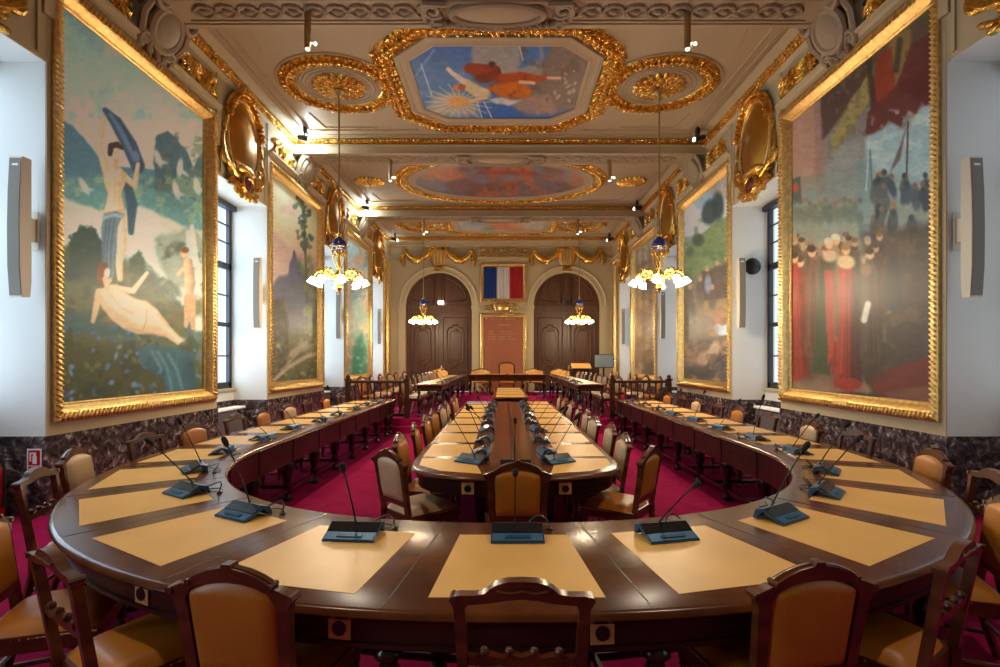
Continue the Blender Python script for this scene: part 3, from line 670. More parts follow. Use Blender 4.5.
def coffer(k, cy, hy, poly, name, label, fn, gw, ell_small=None, circles=None, nx=150, ny=80, lod=1.0):
    root = ceil_canvas(poly, fn, ZC-.012, name, label, nx, ny)
    L = root.location
    def part(m, nm, mt):
        m.v = [tuple(V(p)-L) for p in m.v]; return m.build(nm, mt, root)
    m = MB(); frame_ring(m, poly, STEP); part(m, 'frame', M['ceil'])
    m = MB(); relief_band(m, [(x,y,ZC) for x,y in off_poly(poly, .26+gw/2)], (0,0,-1), gw, .10, .11*lod); part(m, 'gilded_foliage_border', M['gold'])
    g = MB()
    # plaster panel lines in the corners of the coffer
    y0, y1 = cy-hy, cy+hy
    for sx in (-1, 1):
        X = lambda v: XR+sx*v
        outline(g, [(X(1.75),y0+.22),(X(4.12),y0+.22),(X(4.12),y1-.22),(X(1.75),y1-.22)], .022, False)
        outline(g, [(X(2.6),y1-.34),(X(3.75),y1-.34),(X(3.85),cy+1.0)], .015, False); outline(g, [(X(2.6),y0+.34),(X(3.75),y0+.34),(X(3.85),cy-1.0)], .015, False)
    for sx in (-1, 1): g.box(*sorted((XR+sx*4.26, XR+sx*4.32)), y0, y1, ZC-.03, ZC)
    trim(g, M['ceil'], 'cream plaster panel mouldings of ceiling coffer %s' % ORD[k])
    for (rx, a, b, big) in (circles or []):
        c = empty('ceiling_rosette', (XR+rx, cy, ZC), 0, None, 'ornament', 'gilded ceiling rosettes')
        c['label'] = '%s gilded rosette in the %s half of ceiling coffer %s' % ('round' if big else 'small oval', 'left' if rx < 0 else 'right', ORD[k])
        if big:
            m = MB(); relief_band(m, [(x,y,0) for x,y in ellipse(0,0,a-.14,b-.14)], (0,0,-1), .28, .09, .10*lod); m.build('wreath', M['gold'], c)
            m = MB()
            for q in (.66,.60,.52): m.tube([(x,y,-.005) for x,y in ellipse(0,0,a*q,b*q)], .018, 6, True)
            m.tube([(x,y,-.005) for x,y in ellipse(0,0,a+.04,b+.04)], .02, 6, True); m.build('ring_moulding', M['ceil'], c)
        m = MB(); q = .44 if big else 1.0
        for j in range(3):
            n = (20, 16, 10)[j]; rr = (1, .70, .40)[j]
            for i in range(n):
                t = 2*PI*(i+.5*j)/n; leaf(m, V((a*q*rr*math.cos(t)*.85, b*q*rr*math.sin(t)*.85, -.02-.02*j)), V((a*math.cos(t), b*math.sin(t), .05)), V((0,0,-1)), .11*(a*q/.45)*.9, .055*(a*q/.45), .05)
        m.ball((0,0,-.06), .06); m.build('leaf_boss', M['gold'], c)
    return root
c1, c2, c3 = 9.12, 13.98, 18.42
coffer(0, c1, 1.95, octa(XR, c1, 1.49, 1.19, .46, .40), 'ceiling_painting', 'octagonal ceiling painting of orange robed figures beside a rayed sun in blue sky', art_sun, .36, circles=[(-2.92,1.04,.95,1),(2.92,1.04,.95,1)], nx=180, ny=120)
coffer(1, c2, 1.95, ellipse(XR+.0, c2, 2.35, 1.30, 48), 'ceiling_painting', 'oval ceiling painting of reddish clouds and figures', art_clouds, .34, circles=[(-3.66,.40,.36,0),(3.66,.40,.36,0)], nx=140, ny=60)
coffer(2, c3, 1.55, octa(XR, c3, 1.58, .86, .3, .25), 'ceiling_painting', 'pale rectangular ceiling painting nearest the far wall', art_pale, .34, circles=[(-2.88,1.0,.92,1),(2.88,1.0,.92,1)], nx=90, ny=40, lod=1.3)
# ------------------------------------------------------------------ wall pictures
def picture(sd, y0, y1, z0, z1, art, label, nx, nz, step, gain=1.0):
    root = empty('framed_painting', (wx(sd,.014), (y0+y1)/2, z0), 0, label, 'painting')
    L = root.location
    P = lambda y, z, d: V((wx(sd, d), y, z))-L
    prof = [(0,.0),(0,.045),(.03,.062),(.075,.055),(.10,.035),(.12,.02),(.165,-.045),(.18,-.045),(.195,-.06),(.195,-.10),(.04,-.10),(.04,0)]
    m = MB(); rings = []
    for sy, sz in ((0,0),(1,0),(1,1),(0,1)):
        rings.append([P((y0+w if not sy else y1-w), (z0+w if not sz else z1-w), d) for w, d in prof])
    m.loft(rings, closed=True); f = m.build('frame', M['goldp'], root, smooth=30)
    m = MB(); w = .05; n = V((-sd,0,0))
    for a, b in (((y0,z0),(y1,z0)),((y1,z0),(y1,z1)),((y1,z1),(y0,z1)),((y0,z1),(y0,z0))):
        ca = (y0+y1)/2, (z0+z1)/2
        A = P(a[0]+(w if a[0] < ca[0] else -w), a[1]+(w if a[1] < ca[1] else -w), .056); B = P(b[0]+(w if b[0] < ca[0] else -w), b[1]+(w if b[1] < ca[1] else -w), .056)
        for p, t in resample([A, B], step):
            q = n.cross(t); leaf(m, p, q+t*.45, n+V((0,0,0)), .056, step*.33, .026)
    m.build('edging', M['goldp'], f)
    m = MB(); e = .185
    m.grid(lambda u, v: P(y0+e+(y1-y0-2*e)*u, z0+e+(z1-z0-2*e)*v, -.075), nx, nz)
    a = Art([V(p)+L for p in m.v]); art(a); o = m.build('canvas', M['paint'], root, smooth=0, recalc=False); a.finish(o.data, .11, .2, gain)
    m = MB(); yc = (y0+y1)/2; wz = .09
    q = [P(yc-.13, z0+wz-.03, .062), P(yc+.13, z0+wz-.03, .062), P(yc+.13, z0+wz+.03, .04), P(yc-.13, z0+wz+.03, .04)]
    m.hull(q+[p+V((-sd*.01,0,.0)) for p in q]); m.build('nameplate', M['brass'], f)
picture(-1, 5.27, 8.26, ZP0, ZP1, art_nymphs, 'large gilt-framed painting of bathers by a river under pale sky', 200, 330, .058, (1.5,1.75,2.05))
picture(1, 5.27, 8.32, ZP0, ZP1, art_ceremony, 'large gilt-framed painting of a red robed crowd below a maroon awning', 200, 330, .058, (1.25,1.4,1.45))
picture(-1, 10.15, 13.2, ZP0, ZP1, art_castle, 'tall gilt-framed painting of a distant castle behind a slender tree', 120, 250, .075, (1.6,1.8,1.9))
picture(1, 10.13, 13.17, ZP0, ZP1, art_harvest, 'tall gilt-framed painting of country people on a hillside under blue sky', 120, 230, .075, (1.25,1.55,1.9))
picture(-1, 15.05, 18.1, ZP0, ZP1, art_gorge, 'gilt-framed painting with a green gorge behind the left chandelier', 60, 110, .12, (1.4,1.6,1.75))
picture(1, 15.05, 18.0, ZP0, ZP1, art_grove, 'gilt-framed painting of pale brown trees behind the right chandelier', 60, 110, .12)
picture(-1, 19.92, 20.9, ZP0, ZP1, art_dim, 'narrow dark painting in the far left corner', 20, 60, .08)
picture(1, 19.92, 20.9, ZP0, ZP1, art_dim, 'narrow brown painting in the far right corner', 20, 60, .08)
# ------------------------------------------------------------------ oval medallions over the niches
def medallion(sd, yc, label, lod=1.0):
    c = empty('wall_medallion', (wx(sd,.012), yc, 4.72), 0, label, 'ornament', 'gilded oval medallions over the windows')
    n = V((-sd,0,0)); ax = V((0,1,0)); up = V((0,0,1)); z = .85
    P = lambda a, b, d: ax*a+up*b+n*d
    m = MB(); m.grid(lambda u, v: P(.50*v*math.cos(2*PI*u), z+.66*v*math.sin(2*PI*u), .05+.10*(1-v*v)), 32, 8); m.build('oval_dish', M['goldd'], c)
    m = MB(); m.tube([P(.53*math.cos(2*PI*i/40), z+.70*math.sin(2*PI*i/40), .05) for i in range(40)], .026, 8, True)
    m.build('frame', M['goldp'], c)
    m = MB(); m.tube([P(.64*math.cos(2*PI*i/40), z+.80*math.sin(2*PI*i/40), .02) for i in range(40)], .025, 6, True); m.build('outer_moulding', M['cream'], c)
    m = MB()
    for sg in (-1, 1):
        pts = [P(sg*.60*math.sin(t), z+.80*math.cos(t), .07) for t in [i*1.25/10 for i in range(11)]]
        relief_band(m, pts, n, .16, .10, .085, False)
        for i in range(7): leaf(m, P(sg*(.56+.015*i), z+.28-.05*i, .06), up+ax*random.uniform(-.5,.5), n, .06, .03, .04)
        m.tube(spiral(P(sg*.60,.36,.05), ax*sg, up, .02, .15, 1.3), .035, 6); m.tube([P(sg*.66,.75,.04),P(sg*.70,.55,.06),P(sg*.66,.35,.08),P(sg*.5,.22,.09),P(sg*.3,.14,.09)], .04, 6)
    m.build('garland', M['gold'], c)
    m = MB()
    for i in range(int(60*lod)):
        t = random.uniform(0, 2*PI); r = random.uniform(.16, .42)
        leaf(m, P(r*math.cos(t)*1.35, .12+r*math.sin(t)*.7, .07), ax*math.cos(t+.6)+up*math.sin(t+.6), n, .085, .04, .05)
    m.tube([P(.19*math.cos(2*PI*i/24), .08+.16*math.sin(2*PI*i/24), .13) for i in range(24)], .035, 6, True)
    m.ell(P(0,.32,.10), ax*.30, up*.10, n*.08, 10, 6); m.build('scroll_trim', M['gold'], c)
    m = MB(); m.ell(P(0,.08,.13), ax*.16, up*.13, n*.05, 12, 6); m.build('cabochon', M['jewel'], c)
for sd in (-1, 1):
    for k in (1, 2, 3, 4):
        medallion(sd, sum(NICHE[k])/2-.12, 'gilded oval medallion above window niche %s of the %s wall' % (ORD[k-1], SIDE[sd]), 1 if k < 3 else .5)
    # grey scroll shields on the cove over each picture, gilt foliage beside them
    for k, (y0, y1) in enumerate(PIER[2:5]):
        yc = (y0+y1)/2+.05
        c = empty('wall_cartouche', (wx(sd,.20), yc-.05, 6.08), 0, 'grey stucco scroll shield above painting %s of the %s wall' % (ORD[k], SIDE[sd]), 'ornament', 'stucco scroll shields over the paintings')
        n = V((-sd*.9,0,-.44)).normalized(); ax = V((0,1,0)); up = n.cross(ax)
        if up.z < 0: up = -up
        P = lambda a, b, d: ax*a+up*b+n*d
        ax, up, n = ax*.88, up*.88, n*.95
        m = MB(); m.ell(P(0,0,.04), ax*.24, up*.27, n*.08, 14, 7); m.build('shield', M['relief'], c)
        m = MB(); m.tube([P(.27*math.cos(2*PI*i/28), .30*math.sin(2*PI*i/28), .03) for i in range(28)], .055, 7, True)
        for sg in (-1, 1):
            m.tube(spiral(P(sg*.30,.30,.06), ax*sg, up, .02, .17, 1.5), .045, 6); m.tube(spiral(P(sg*.26,-.30,.02), ax*sg, up*-1, .02, .11, 1.2), .035, 6)
            m.tube([P(sg*.40,.25,0),P(sg*.45,.0,0),P(sg*.36,-.25,0)], .05, 6)
        m.tube([P(-.4,.44,-.02),P(-.2,.50,.05),P(0,.46,.09),P(.2,.50,.05),P(.4,.44,-.02)], .06, 7)
        for i in range(16): leaf(m, P(random.uniform(-.2,.2), -.40+random.uniform(-.07,.07), .02), ax*random.uniform(-1,1)+up, n, .07, .03, .05)
        m.build('scroll_trim', M['relief'], c)
        m = MB()
        for sg in (-1, 1): foliage_patch(m, (wx(sd,.03), yc+sg*.95, 6.06), (0,1,0), (0,0,1), (-sd,0,0), .90, .30, int(120/(1+.5*k)), .08*(1+.2*k), .07)
        trim(m, M['gold'], 'gilded frieze foliage beside the shield above painting %s of the %s wall' % (ORD[k], SIDE[sd]))
# ------------------------------------------------------------------ far wall
XF = -.01; DX = 2.69; RA = 1.39; ZI = 3.92; DW = .30
w = MB(); yb = YF; ye = YF+.4
arcN = 28
xs = [-6.4, XF-DX-RA, XF-DX+RA, XF+DX-RA, XF+DX+RA, 6.4]
for a, b in ((0,1),(2,3),(4,5)): w.box(xs[a], xs[b], yb, ye, 0, ZC)
for cx in (XF-DX, XF+DX):
    A = [(cx-RA*math.cos(PI*i/arcN), ZI+RA*math.sin(PI*i/arcN)) for i in range(arcN+1)]
    for i in range(arcN):
        (x1,z1),(x2,z2) = A[i], A[i+1]
        w.add([(x1,yb,z1),(x2,yb,z2),(x2,yb,ZC),(x1,yb,ZC),(x1,ye,z1),(x2,ye,z2)], [(0,1,2,3),(0,4,5,1)])
struct(w, 'wall_far', M['cream'], 'cream far wall with two arched doorways', smooth=0)
t = MB()
for cx in (XF-DX, XF+DX):
    pr = [(0,0),(0,.05),(.05,.07),(.09,.05),(.20,.05),(.24,.08),(.28,.08),(.28,0)]
    rings = []
    for i in range(arcN+1):
        an = PI*i/arcN; rings.append([(cx-(RA+e)*math.cos(an), yb-hh, ZI+(RA+e)*math.sin(an)) for e, hh in pr])
    t.loft(rings)
    for sg in (-1, 1):
        a, b = sorted((cx+sg*(RA-.02), cx+sg*(RA+.34))); t.box(a, b, yb-.11, yb, ZI-.16, ZI); t.box(a+.03, b-.03, yb-.06, yb, .3, ZI-.16); t.box(a, b, yb-.09, yb, .3, .62)
t.box(XF-1.06, XF+1.06, yb-.05, yb, 3.72, 5.9)
for sg in (-1, 1):
    a, b = sorted((XF+sg*1.0, XF+sg*1.06)); t.box(a, b, yb-.07, yb, .3, 6.4)
t.box(XR-4.6, XR+4.6, yb-.18, yb, 6.37, 6.42); t.box(XR-4.6, XR+4.6, yb-.9, yb, 6.42, ZC); t.box(XR-4.6, XR+4.6, yb-1.0, yb, ZC-.03, ZC); t.box(XR-4.6, XR+4.6, yb-.10, yb, 5.88, 5.93)
trim(t, M['cream'], 'cream arch surrounds, pilasters and cornice of the far wall', smooth=30)
r = MB(); relief_band(r, [(XR-4.5,yb-.905,6.52),(XR+4.5,yb-.905,6.52)], (0,-1,0), .13, .05, .12, False); trim(r, M['gold'], 'gilded leaf strip along the cornice of the far wall')
r = MB(); foliage_patch(r, (XF+.02,yb-.06,6.15), (1,0,0), (0,0,1), (0,-1,0), 1.9, .3, 110, .07, .06)
for z in (5.96, 6.34): r.box(XF-1.0, XF+1.04, yb-.03, yb, z-.02, z+.02)
trim(r, M['goldp'], 'gilded scrolling frieze panel above the flag')
for k, cx in enumerate((XF-DX, XF+DX)):
    dm = MB(); y = yb+.18
    A = [(cx-RA*math.cos(PI*i/arcN), ZI+RA*math.sin(PI*i/arcN)) for i in range(arcN+1)]
    dm.prism([(cx-RA,.3)]+A+[(cx+RA,.3)], lambda p, t: (p[0], y+.10*t, p[1]))
    d = struct(dm, 'door_%d' % (k+1), M['door'], 'tall arched double door of brown wood in the %s of the far wall' % ('left' if k == 0 else 'right'), smooth=0)
    m = MB(); m.box(cx-RA, cx+RA, y-.09, y, ZI-.28, ZI-.02); m.box(cx-RA, cx+RA, y-.12, y, ZI-.06, ZI+.02); m.box(cx-.10, cx+.10, y-.08, y, ZI, ZI+RA-.02); m.build('transom', M['door'], d, smooth=0)
    m = MB()
    for sg in (-1, 1):
        an = [.10+i*1.30/10 for i in range(11)]
        q = [(cx+sg*(.22+0*i), 0) for i in range(1)]
        arc = [(cx+sg*1.16*math.cos(t_), ZI+.14+1.08*math.sin(t_)) for t_ in an]; arc = [p for p in arc if abs(p[0]-cx) > .2]
        loop = [(cx+sg*.22, ZI+.14)]+arc+[(cx+sg*.22, arc[-1][1])]
        m.tube([(p[0], y-.005, p[1]) for p in loop], .035, 6, True)
        c0 = cx+sg*.64; m.prism([(c0+(p[0]-c0)*.84, ZI+.5+(p[1]-ZI-.5)*.84) for p in loop], lambda p, t: (p[0], y-.03*t, p[1]))
    m.build('fanlight_panel', M['door'], d, smooth=30)
    for sg in (-1, 1):
        a, b = sorted((cx+sg*.04, cx+sg*(RA-.06)))
        m = MB(); m.box(a, b, y-.05, y, .32, ZI-.28); lf = m.build('leaf', M['door'], d, smooth=0)
        xm = (a+b)/2; hw = (b-a)/2-.14
        m = MB()
        for z0, z1 in ((.46,1.0),(1.12,3.42)):
            m.tube([(xm-hw,y-.055,z0),(xm+hw,y-.055,z0),(xm+hw,y-.055,z1),(xm-hw,y-.055,z1)], .035, 6, True)
            m.box(xm-hw+.1, xm+hw-.1, y-.075, y-.05, z0+.1, z1-.1)
        zc, hh = 2.25, .86; q = [(-.72,-.86),(-.4,-.86),(-.25,-1),(.25,-1),(.4,-.86),(.72,-.86),(.95,-.68),(.95,.68),(.72,.86),(.4,.86),(.25,1),(-.25,1),(-.4,.86),(-.72,.86),(-.95,.68),(-.95,-.68)]
        m.tube([(xm+p[0]*(hw-.14), y-.08, zc+p[1]*hh) for p in q], .04, 6, True)
        m.tube([(xm+p[0]*(hw-.26), y-.075, zc+p[1]*(hh-.16)) for p in q], .018, 6, True); m.ell((xm,y-.07,zc+.62), (.12,0,0), (0,0,.05), (0,.035,0), 10, 5); m.ell((xm,y-.07,zc-.62), (.12,0,0), (0,0,.05), (0,.035,0), 10, 5); m.build('panel', M['door'], lf, smooth=30)
    m = MB(); m.tube([(cx+.1,y-.06,1.28),(cx+.1,y-.12,1.28),(cx+.22,y-.12,1.28)], .015, 6); m.box(cx+.07, cx+.13, y-.06, y-.05, 1.15, 1.4); m.build('handle', M['brass'], d)
    m = MB(); m.box(cx-.02, cx+.2, y-.16, y-.12, ZI+.06, ZI+.20); m.build('exit_light', M['lens'] if k == 0 else M['black'], d, smooth=0)
    # gilt swag over the arch
    s = empty('gilded_swag', (cx, yb, 5.3), 0, 'gilded shield and draped garland over the %s arched door' % ('left' if k == 0 else 'right'), 'ornament', 'gilded swags over the doors')
    m = MB(); m.hull([(x_*1.25,-.08,z_) for x_, z_ in ((-.22,.3),(-.3,.5),(-.3,.98),(.3,.98),(.3,.5),(.22,.3),(0,.22))]+[(x_*.8,-.22,.25+(z_-.25)*.9) for x_, z_ in ((-.22,.3),(-.3,.5),(-.3,.98),(.3,.98),(.3,.5),(.22,.3))])
    for i in (-1,0,1): m.tube([(i*.15,-.2,.95),(i*.15,-.25,.6),(i*.12,-.2,.3)], .035, 6)
    m.build('frame', M['goldp'], s)
    m = MB()
    for i in range(24): leaf(m, V((random.uniform(-.42,.42), -.12, 1.0+random.uniform(-.06,.08))), V((random.uniform(-1,1),0,.5)), V((0,-1,0)), .1, .05, .07)
    m.box(-.18, .18, -.14, -.02, .06, .2); m.build('crest', M['gold'], s)
    m = MB()
    for sg in (-1, 1):
        pts = [V((sg*.3,-.1,.92)),V((sg*.55,-.13,.68)),V((sg*.8,-.15,.5)),V((sg*1.0,-.15,.48)),V((sg*1.2,-.13,.62)),V((sg*1.38,-.1,.84))]
        m.tube(pts, [.08,.13,.16,.16,.12,.07], 10); m.tube([p+V((0,-.05,.07)) for p in pts], [.02,.05,.06,.06,.04,.02], 6); m.tube([p+V((0,-.03,-.09)) for p in pts], [.02,.05,.06,.06,.04,.02], 6)
        m.ball((sg*1.38,-.1,.88), .1); m.tube([(sg*1.40,-.08,.86),(sg*1.47,-.1,.55),(sg*1.45,-.1,.25)], [.06,.09,.05], 8); m.tube([(sg*1.40,-.08,.86),(sg*1.56,-.1,.62),(sg*1.55,-.1,.4)], [.04,.06,.04], 8)
    m.build('drapery', M['gold'], s)
# flag in its gilt frame
fx0, fx1, fz0, fz1 = -.80, .82, 4.20, 5.52
fl = empty('flag', (.01, yb-.05, fz0), 0, 'blue white and red flag in a gilded frame between the doors', 'flag')
m = MB()
def flagpt(u, v): return (fx0+(fx1-fx0)*u-.01, -.05-.022*math.sin(u*2*PI*13+.6*math.sin(v*3)), (fz1-fz0)*v)
m.grid(flagpt, 120, 6); m.m = [int(3*((i % 120)+.5)/120) for i in range(len(m.f))]
m.build('cloth', [M['fblue'], M['fwhite'], M['fred']], fl, smooth=180, recalc=False)
def flatframe(m, x0, x1, z0, z1, w, pr):
    m.loft([[((x0+e if not a else x1-e), -hh, (z0+e if not b else z1-e)) for e, hh in pr] for a, b in ((0,0),(1,0),(1,1),(0,1))], closed=True)
m = MB(); flatframe(m, fx0-.16, fx1+.14, -.16, fz1-fz0+.16, .15, [(0,0),(0,.05),(.04,.08),(.09,.05),(.13,.04),(.15,0)])
bead_row(m, [(fx0-.11,-.075,-.11),(fx1+.09,-.075,-.11),(fx1+.09,-.075,1.43),(fx0-.11,-.075,1.43)], (0,-1,0), .035, .1); m.build('frame', M['goldp'], fl, smooth=30)
m = MB(); foliage_patch(m, (0,-.06,-.38), (1,0,0), (0,0,1), (0,-1,0), 1.5, .22, 46, .08, .06); m.ell((0,-.08,-.38), (.26,0,0), (0,0,.2), (0,.1,0), 12, 6); m.tube(spiral((-.3,-.08,-.3), (-1,0,0), (0,0,1), .02, .1, 1.3), .03); m.tube(spiral((.3,-.08,-.3), (1,0,0), (0,0,1), .02, .1, 1.3), .03); m.build('gilded_crest', M['goldp'], fl)
# inscribed tablet
tb = empty('inscribed_tablet', (.01, yb-.05, .32), 0, 'red granite tablet with gilt lettering in a gilded frame below the flag', 'tablet')
m = MB(); m.box(-.79, .79, -.03, 0, 0, 3.16); m.build('tablet', M['granite'], tb, smooth=0)
m = MB(); flatframe(m, -.97, .97, -.02, 3.26, .18, [(0,0),(0,.06),(.05,.09),(.10,.06),(.15,.05),(.18,0)]); bead_row(m, [(-.91,-.085,.04),(.91,-.085,.04),(.91,-.085,3.20),(-.91,-.085,3.20)], (0,-1,0), .035, .11); m.build('frame', M['goldp'], tb, smooth=30)
m = MB(); rs = random.Random(4)
def script(x0, x1, z, hgt):
    x = x0
    while x < x1:
        wd = hgt*rs.uniform(.3, .6)
        if rs.random() < .14: x += hgt*.5; continue
        m.box(x, x+wd*.28, -.034, -.03, z, z+hgt)
        if rs.random() < .7: m.box(x, x+wd, -.034, -.03, z+rs.choice((0,.45,.85))*hgt, z+rs.choice((.15,.6,1.0))*hgt+.008)
        if rs.random() < .5: m.box(x+wd*.72, x+wd, -.034, -.03, z, z+hgt)
        x += wd+hgt*.18
script(-.56, .56, 2.98, .085); script(-.26, .30, 2.74, .075)
for i in range(4): script(-.62, -.34, 2.48-.11*i, .05); script(-.16, (.40,.52,.34,.5)[i], 2.48-.11*i, .05)
m.build('lettering', M['brass'], tb, smooth=0)
m = MB()
for sx in (-1,1):
    for z in (.1, 3.06): m.ball((sx*.70,-.035,z), .035)
m.build('stud', M['brass'], tb)
# ================================================================== furniture
def face(fx, fy): return math.atan2(-fx, fy)
LEG = [(.024,0),(.036,.008),(.038,.035),(.022,.055),(.020,.10),(.036,.125),(.040,.15),(.026,.175),(.030,.20),(.046,.26),(.050,.32),(.044,.38),(.026,.42),(.024,.44),(.042,.455),(.042,.475),(.028,.49),(.044,.51),(.044,.53),(.03,.545),(.05,.56),(.05,.60)]
def turned(h, k=1.0, n=10, o=(0,0,0)):
    return MB().lathe([(r*k, z*h/.60) for r, z in LEG], n, o)
# ------------------------------------------------------------------ chairs
def back_y(z): return -.205-.15*max(0, z-.42)
def slab(m, poly, t, dy=0):
    return m.prism(poly, lambda p, q: (p[0], back_y(p[1])+dy+(q-.5)*t, p[1]))
def mirror(half): return half+[(-x, z) for x, z in half[::-1] if abs(x) > 1e-6]
def chair_parts(root, kind, leather):
    w = M['chairw']
    # seat
    m = MB(); zt = .475; wf, wb, yf, yr = .235, .19, .235, -.19
    def seat(u, v):
        x = (2*u-1); y = (2*v-1); hw = wb+(wf-wb)*v
        e = (1-abs(x)**5)*(1-abs(y)**5)
        return (x*hw*(1-.06*abs(y)**6), yr+(yf-yr)*v, zt-.045+.06*e**.5 if e > 0 else zt-.045)
    m.grid(seat, 12, 12); m.box(-.18,.18,yr+.02,yf-.02,.40,.432); m.build('seat', leather, root, smooth=60)
    m = MB(); m.hull([(sx*(wf-.004 if y > 0 else wb+.012), y, z) for sx in (-1,1) for y in (yf-.006, yr-.012) for z in (.365,.436)]); m.build('seat_rail', w, root, smooth=0)
    m = MB()
    for i in range(15):
        u = i/14; m.ball((-wf+.01+(2*wf-.02)*u, yf-.004, .425), .0055, 5, 3)
        for sx in (-1,1): m.ball((sx*(wb+.004+(wf-wb)*u), yr+(yf-yr)*u, .425), .0055, 5, 3)
    m.tube([(-(wb+.004),yr,.425),(-wf,yf-.006,.425),(wf,yf-.006,.425),(wb+.004,yr,.425)], .004, 4)
    m.build('stud_trim', M['brass'], root)
    for sx in (-1, 1):
        turned(.37, .62, 9, (sx*.205,.20,0)).build('leg', w, root, smooth=50)
        m = MB(); m.tube([(sx*.185,-.29,0),(sx*.185,-.245,.15),(sx*.185,-.21,.30),(sx*.187,-.205,.44)], [.020,.022,.024,.026], 4); m.build('leg', w, root, smooth=0)
    m = MB()
    for sx in (-1, 1): m.tube([(sx*.205,.20,.13),(sx*.185,-.25,.13)], .012, 6)
    m.tube([(-.19,.0,.13),(.19,.0,.13)], .012, 6); m.tube([(-.185,-.235,.19),(.185,-.235,.19)], .011, 6); m.build('stretcher', w, root)
    t = .034
    for sx in (-1, 1):
        m = MB()
        if kind == 'closed': slab(m, [(sx*p[0], p[1]) for p in ((.150,.42),(.196,.42),(.200,.62),(.212,.80),(.164,.80),(.158,.62))], t)
        else: slab(m, [(sx*p[0], p[1]) for p in ((.166,.42),(.204,.42),(.206,.62),(.216,.86),(.180,.86),(.172,.62))], t)
        m.build('stile', w, root, smooth=0)
    m = MB()
    if kind == 'closed':
        slab(m, mirror([(0,.938),(.016,.938),(.02,.924),(.07,.914),(.115,.896),(.148,.876),(.152,.860),(.172,.862),(.205,.848),(.226,.842),(.230,.822),(.214,.806),(.212,.785),(.170,.785),(.162,.815),(.14,.845),(.10,.862),(.05,.872),(0,.875)]), t+.006)
        m.tube([(x, back_y(z)-.0, z) for x, z in ((-.15,.872),(-.115,.893),(-.07,.910),(-.02,.92))], .012, 5); m.tube([(x, back_y(z), z) for x, z in ((.15,.872),(.115,.893),(.07,.910),(.02,.92))], .012, 5)
        for sx in (-1,1): m.tube([(sx*.222,back_y(.83)-.026,.832),(sx*.222,back_y(.83)+.026,.832)], .014, 7); m.tube([(sx*.150,back_y(.868)-.024,.868),(sx*.150,back_y(.868)+.024,.868)], .010, 7)
    else:
        slab(m, mirror([(0,.926),(.045,.924),(.078,.914),(.10,.900),(.118,.884),(.150,.878),(.196,.878),(.220,.872),(.224,.852),(.216,.835),(.178,.835),(.170,.846),(.10,.852),(.05,.862),(0,.866)]), t+.004)
        for sx in (-1,1): m.tube([(sx*.216,back_y(.86)-.024,.864),(sx*.216,back_y(.86)+.024,.864)], .012, 7)
        m.tube([(x, back_y(z)-.022, z) for x, z in ((-.08,.895),(-.04,.888),(0,.896),(.04,.888),(.08,.895))], .006, 5)
    m.build('crest_rail', w, root, smooth=40)
    m = MB()
    if kind == 'closed':
        slab(m, [(-.165,.505),(.165,.505),(.165,.545),(-.165,.545)], t-.004); m.build('lower_rail', w, root, smooth=0)
        m = MB()
        def pad(sg):
            def fn(u, v):
                x = 2*u-1; y = 2*v-1; z = .54+.335*v
                hw = (.172 if sg > 0 else .152)+.014*v
                if v > .90: hw *= (1-((v-.90)/.10)**2.5*.16)
                zz = z-(.034*abs(x)**2.2)*max(0, (v-.70)/.30)
                e = max(0,(1-abs(x)**4))*max(0,(1-abs(y)**6))
                return (x*hw, back_y(zz)+sg*((.014 if sg > 0 else .008)+(.034 if sg > 0 else .024)*e**.5), zz)
            return fn
        m.grid(pad(1), 12, 14); m.grid(pad(-1), 12, 14); m.build('backrest', leather, root, smooth=60)
    else:
        slab(m, mirror([(0,.665),(.03,.675),(.06,.66),(.10,.672),(.14,.66),(.172,.668),(.172,.638),(.12,.632),(.07,.640),(.03,.630),(0,.636)]), t-.006)
        for x in (-.12,-.04,.04,.12): m.ball((x, back_y(.675), .678), .016, 7, 5)
        m.build('lower_rail', w, root, smooth=40)
PROTO = {}
CHN = [0]
def chair(kind, tone, x, y, rz, label, group, z=0.0):
    key = (kind, tone)
    if key not in PROTO:
        r = empty('upholstered_chair' if kind == 'closed' else 'open_back_chair'); chair_parts(r, kind, M[tone]); PROTO[key] = r
        KIDS[r.name] = list(r.children)
    else:
        r = copy_tree(PROTO[key])
    r.location = (x, y, z); r.rotation_euler = (0,0,rz)
    return tag(r, label, 'chair', group)
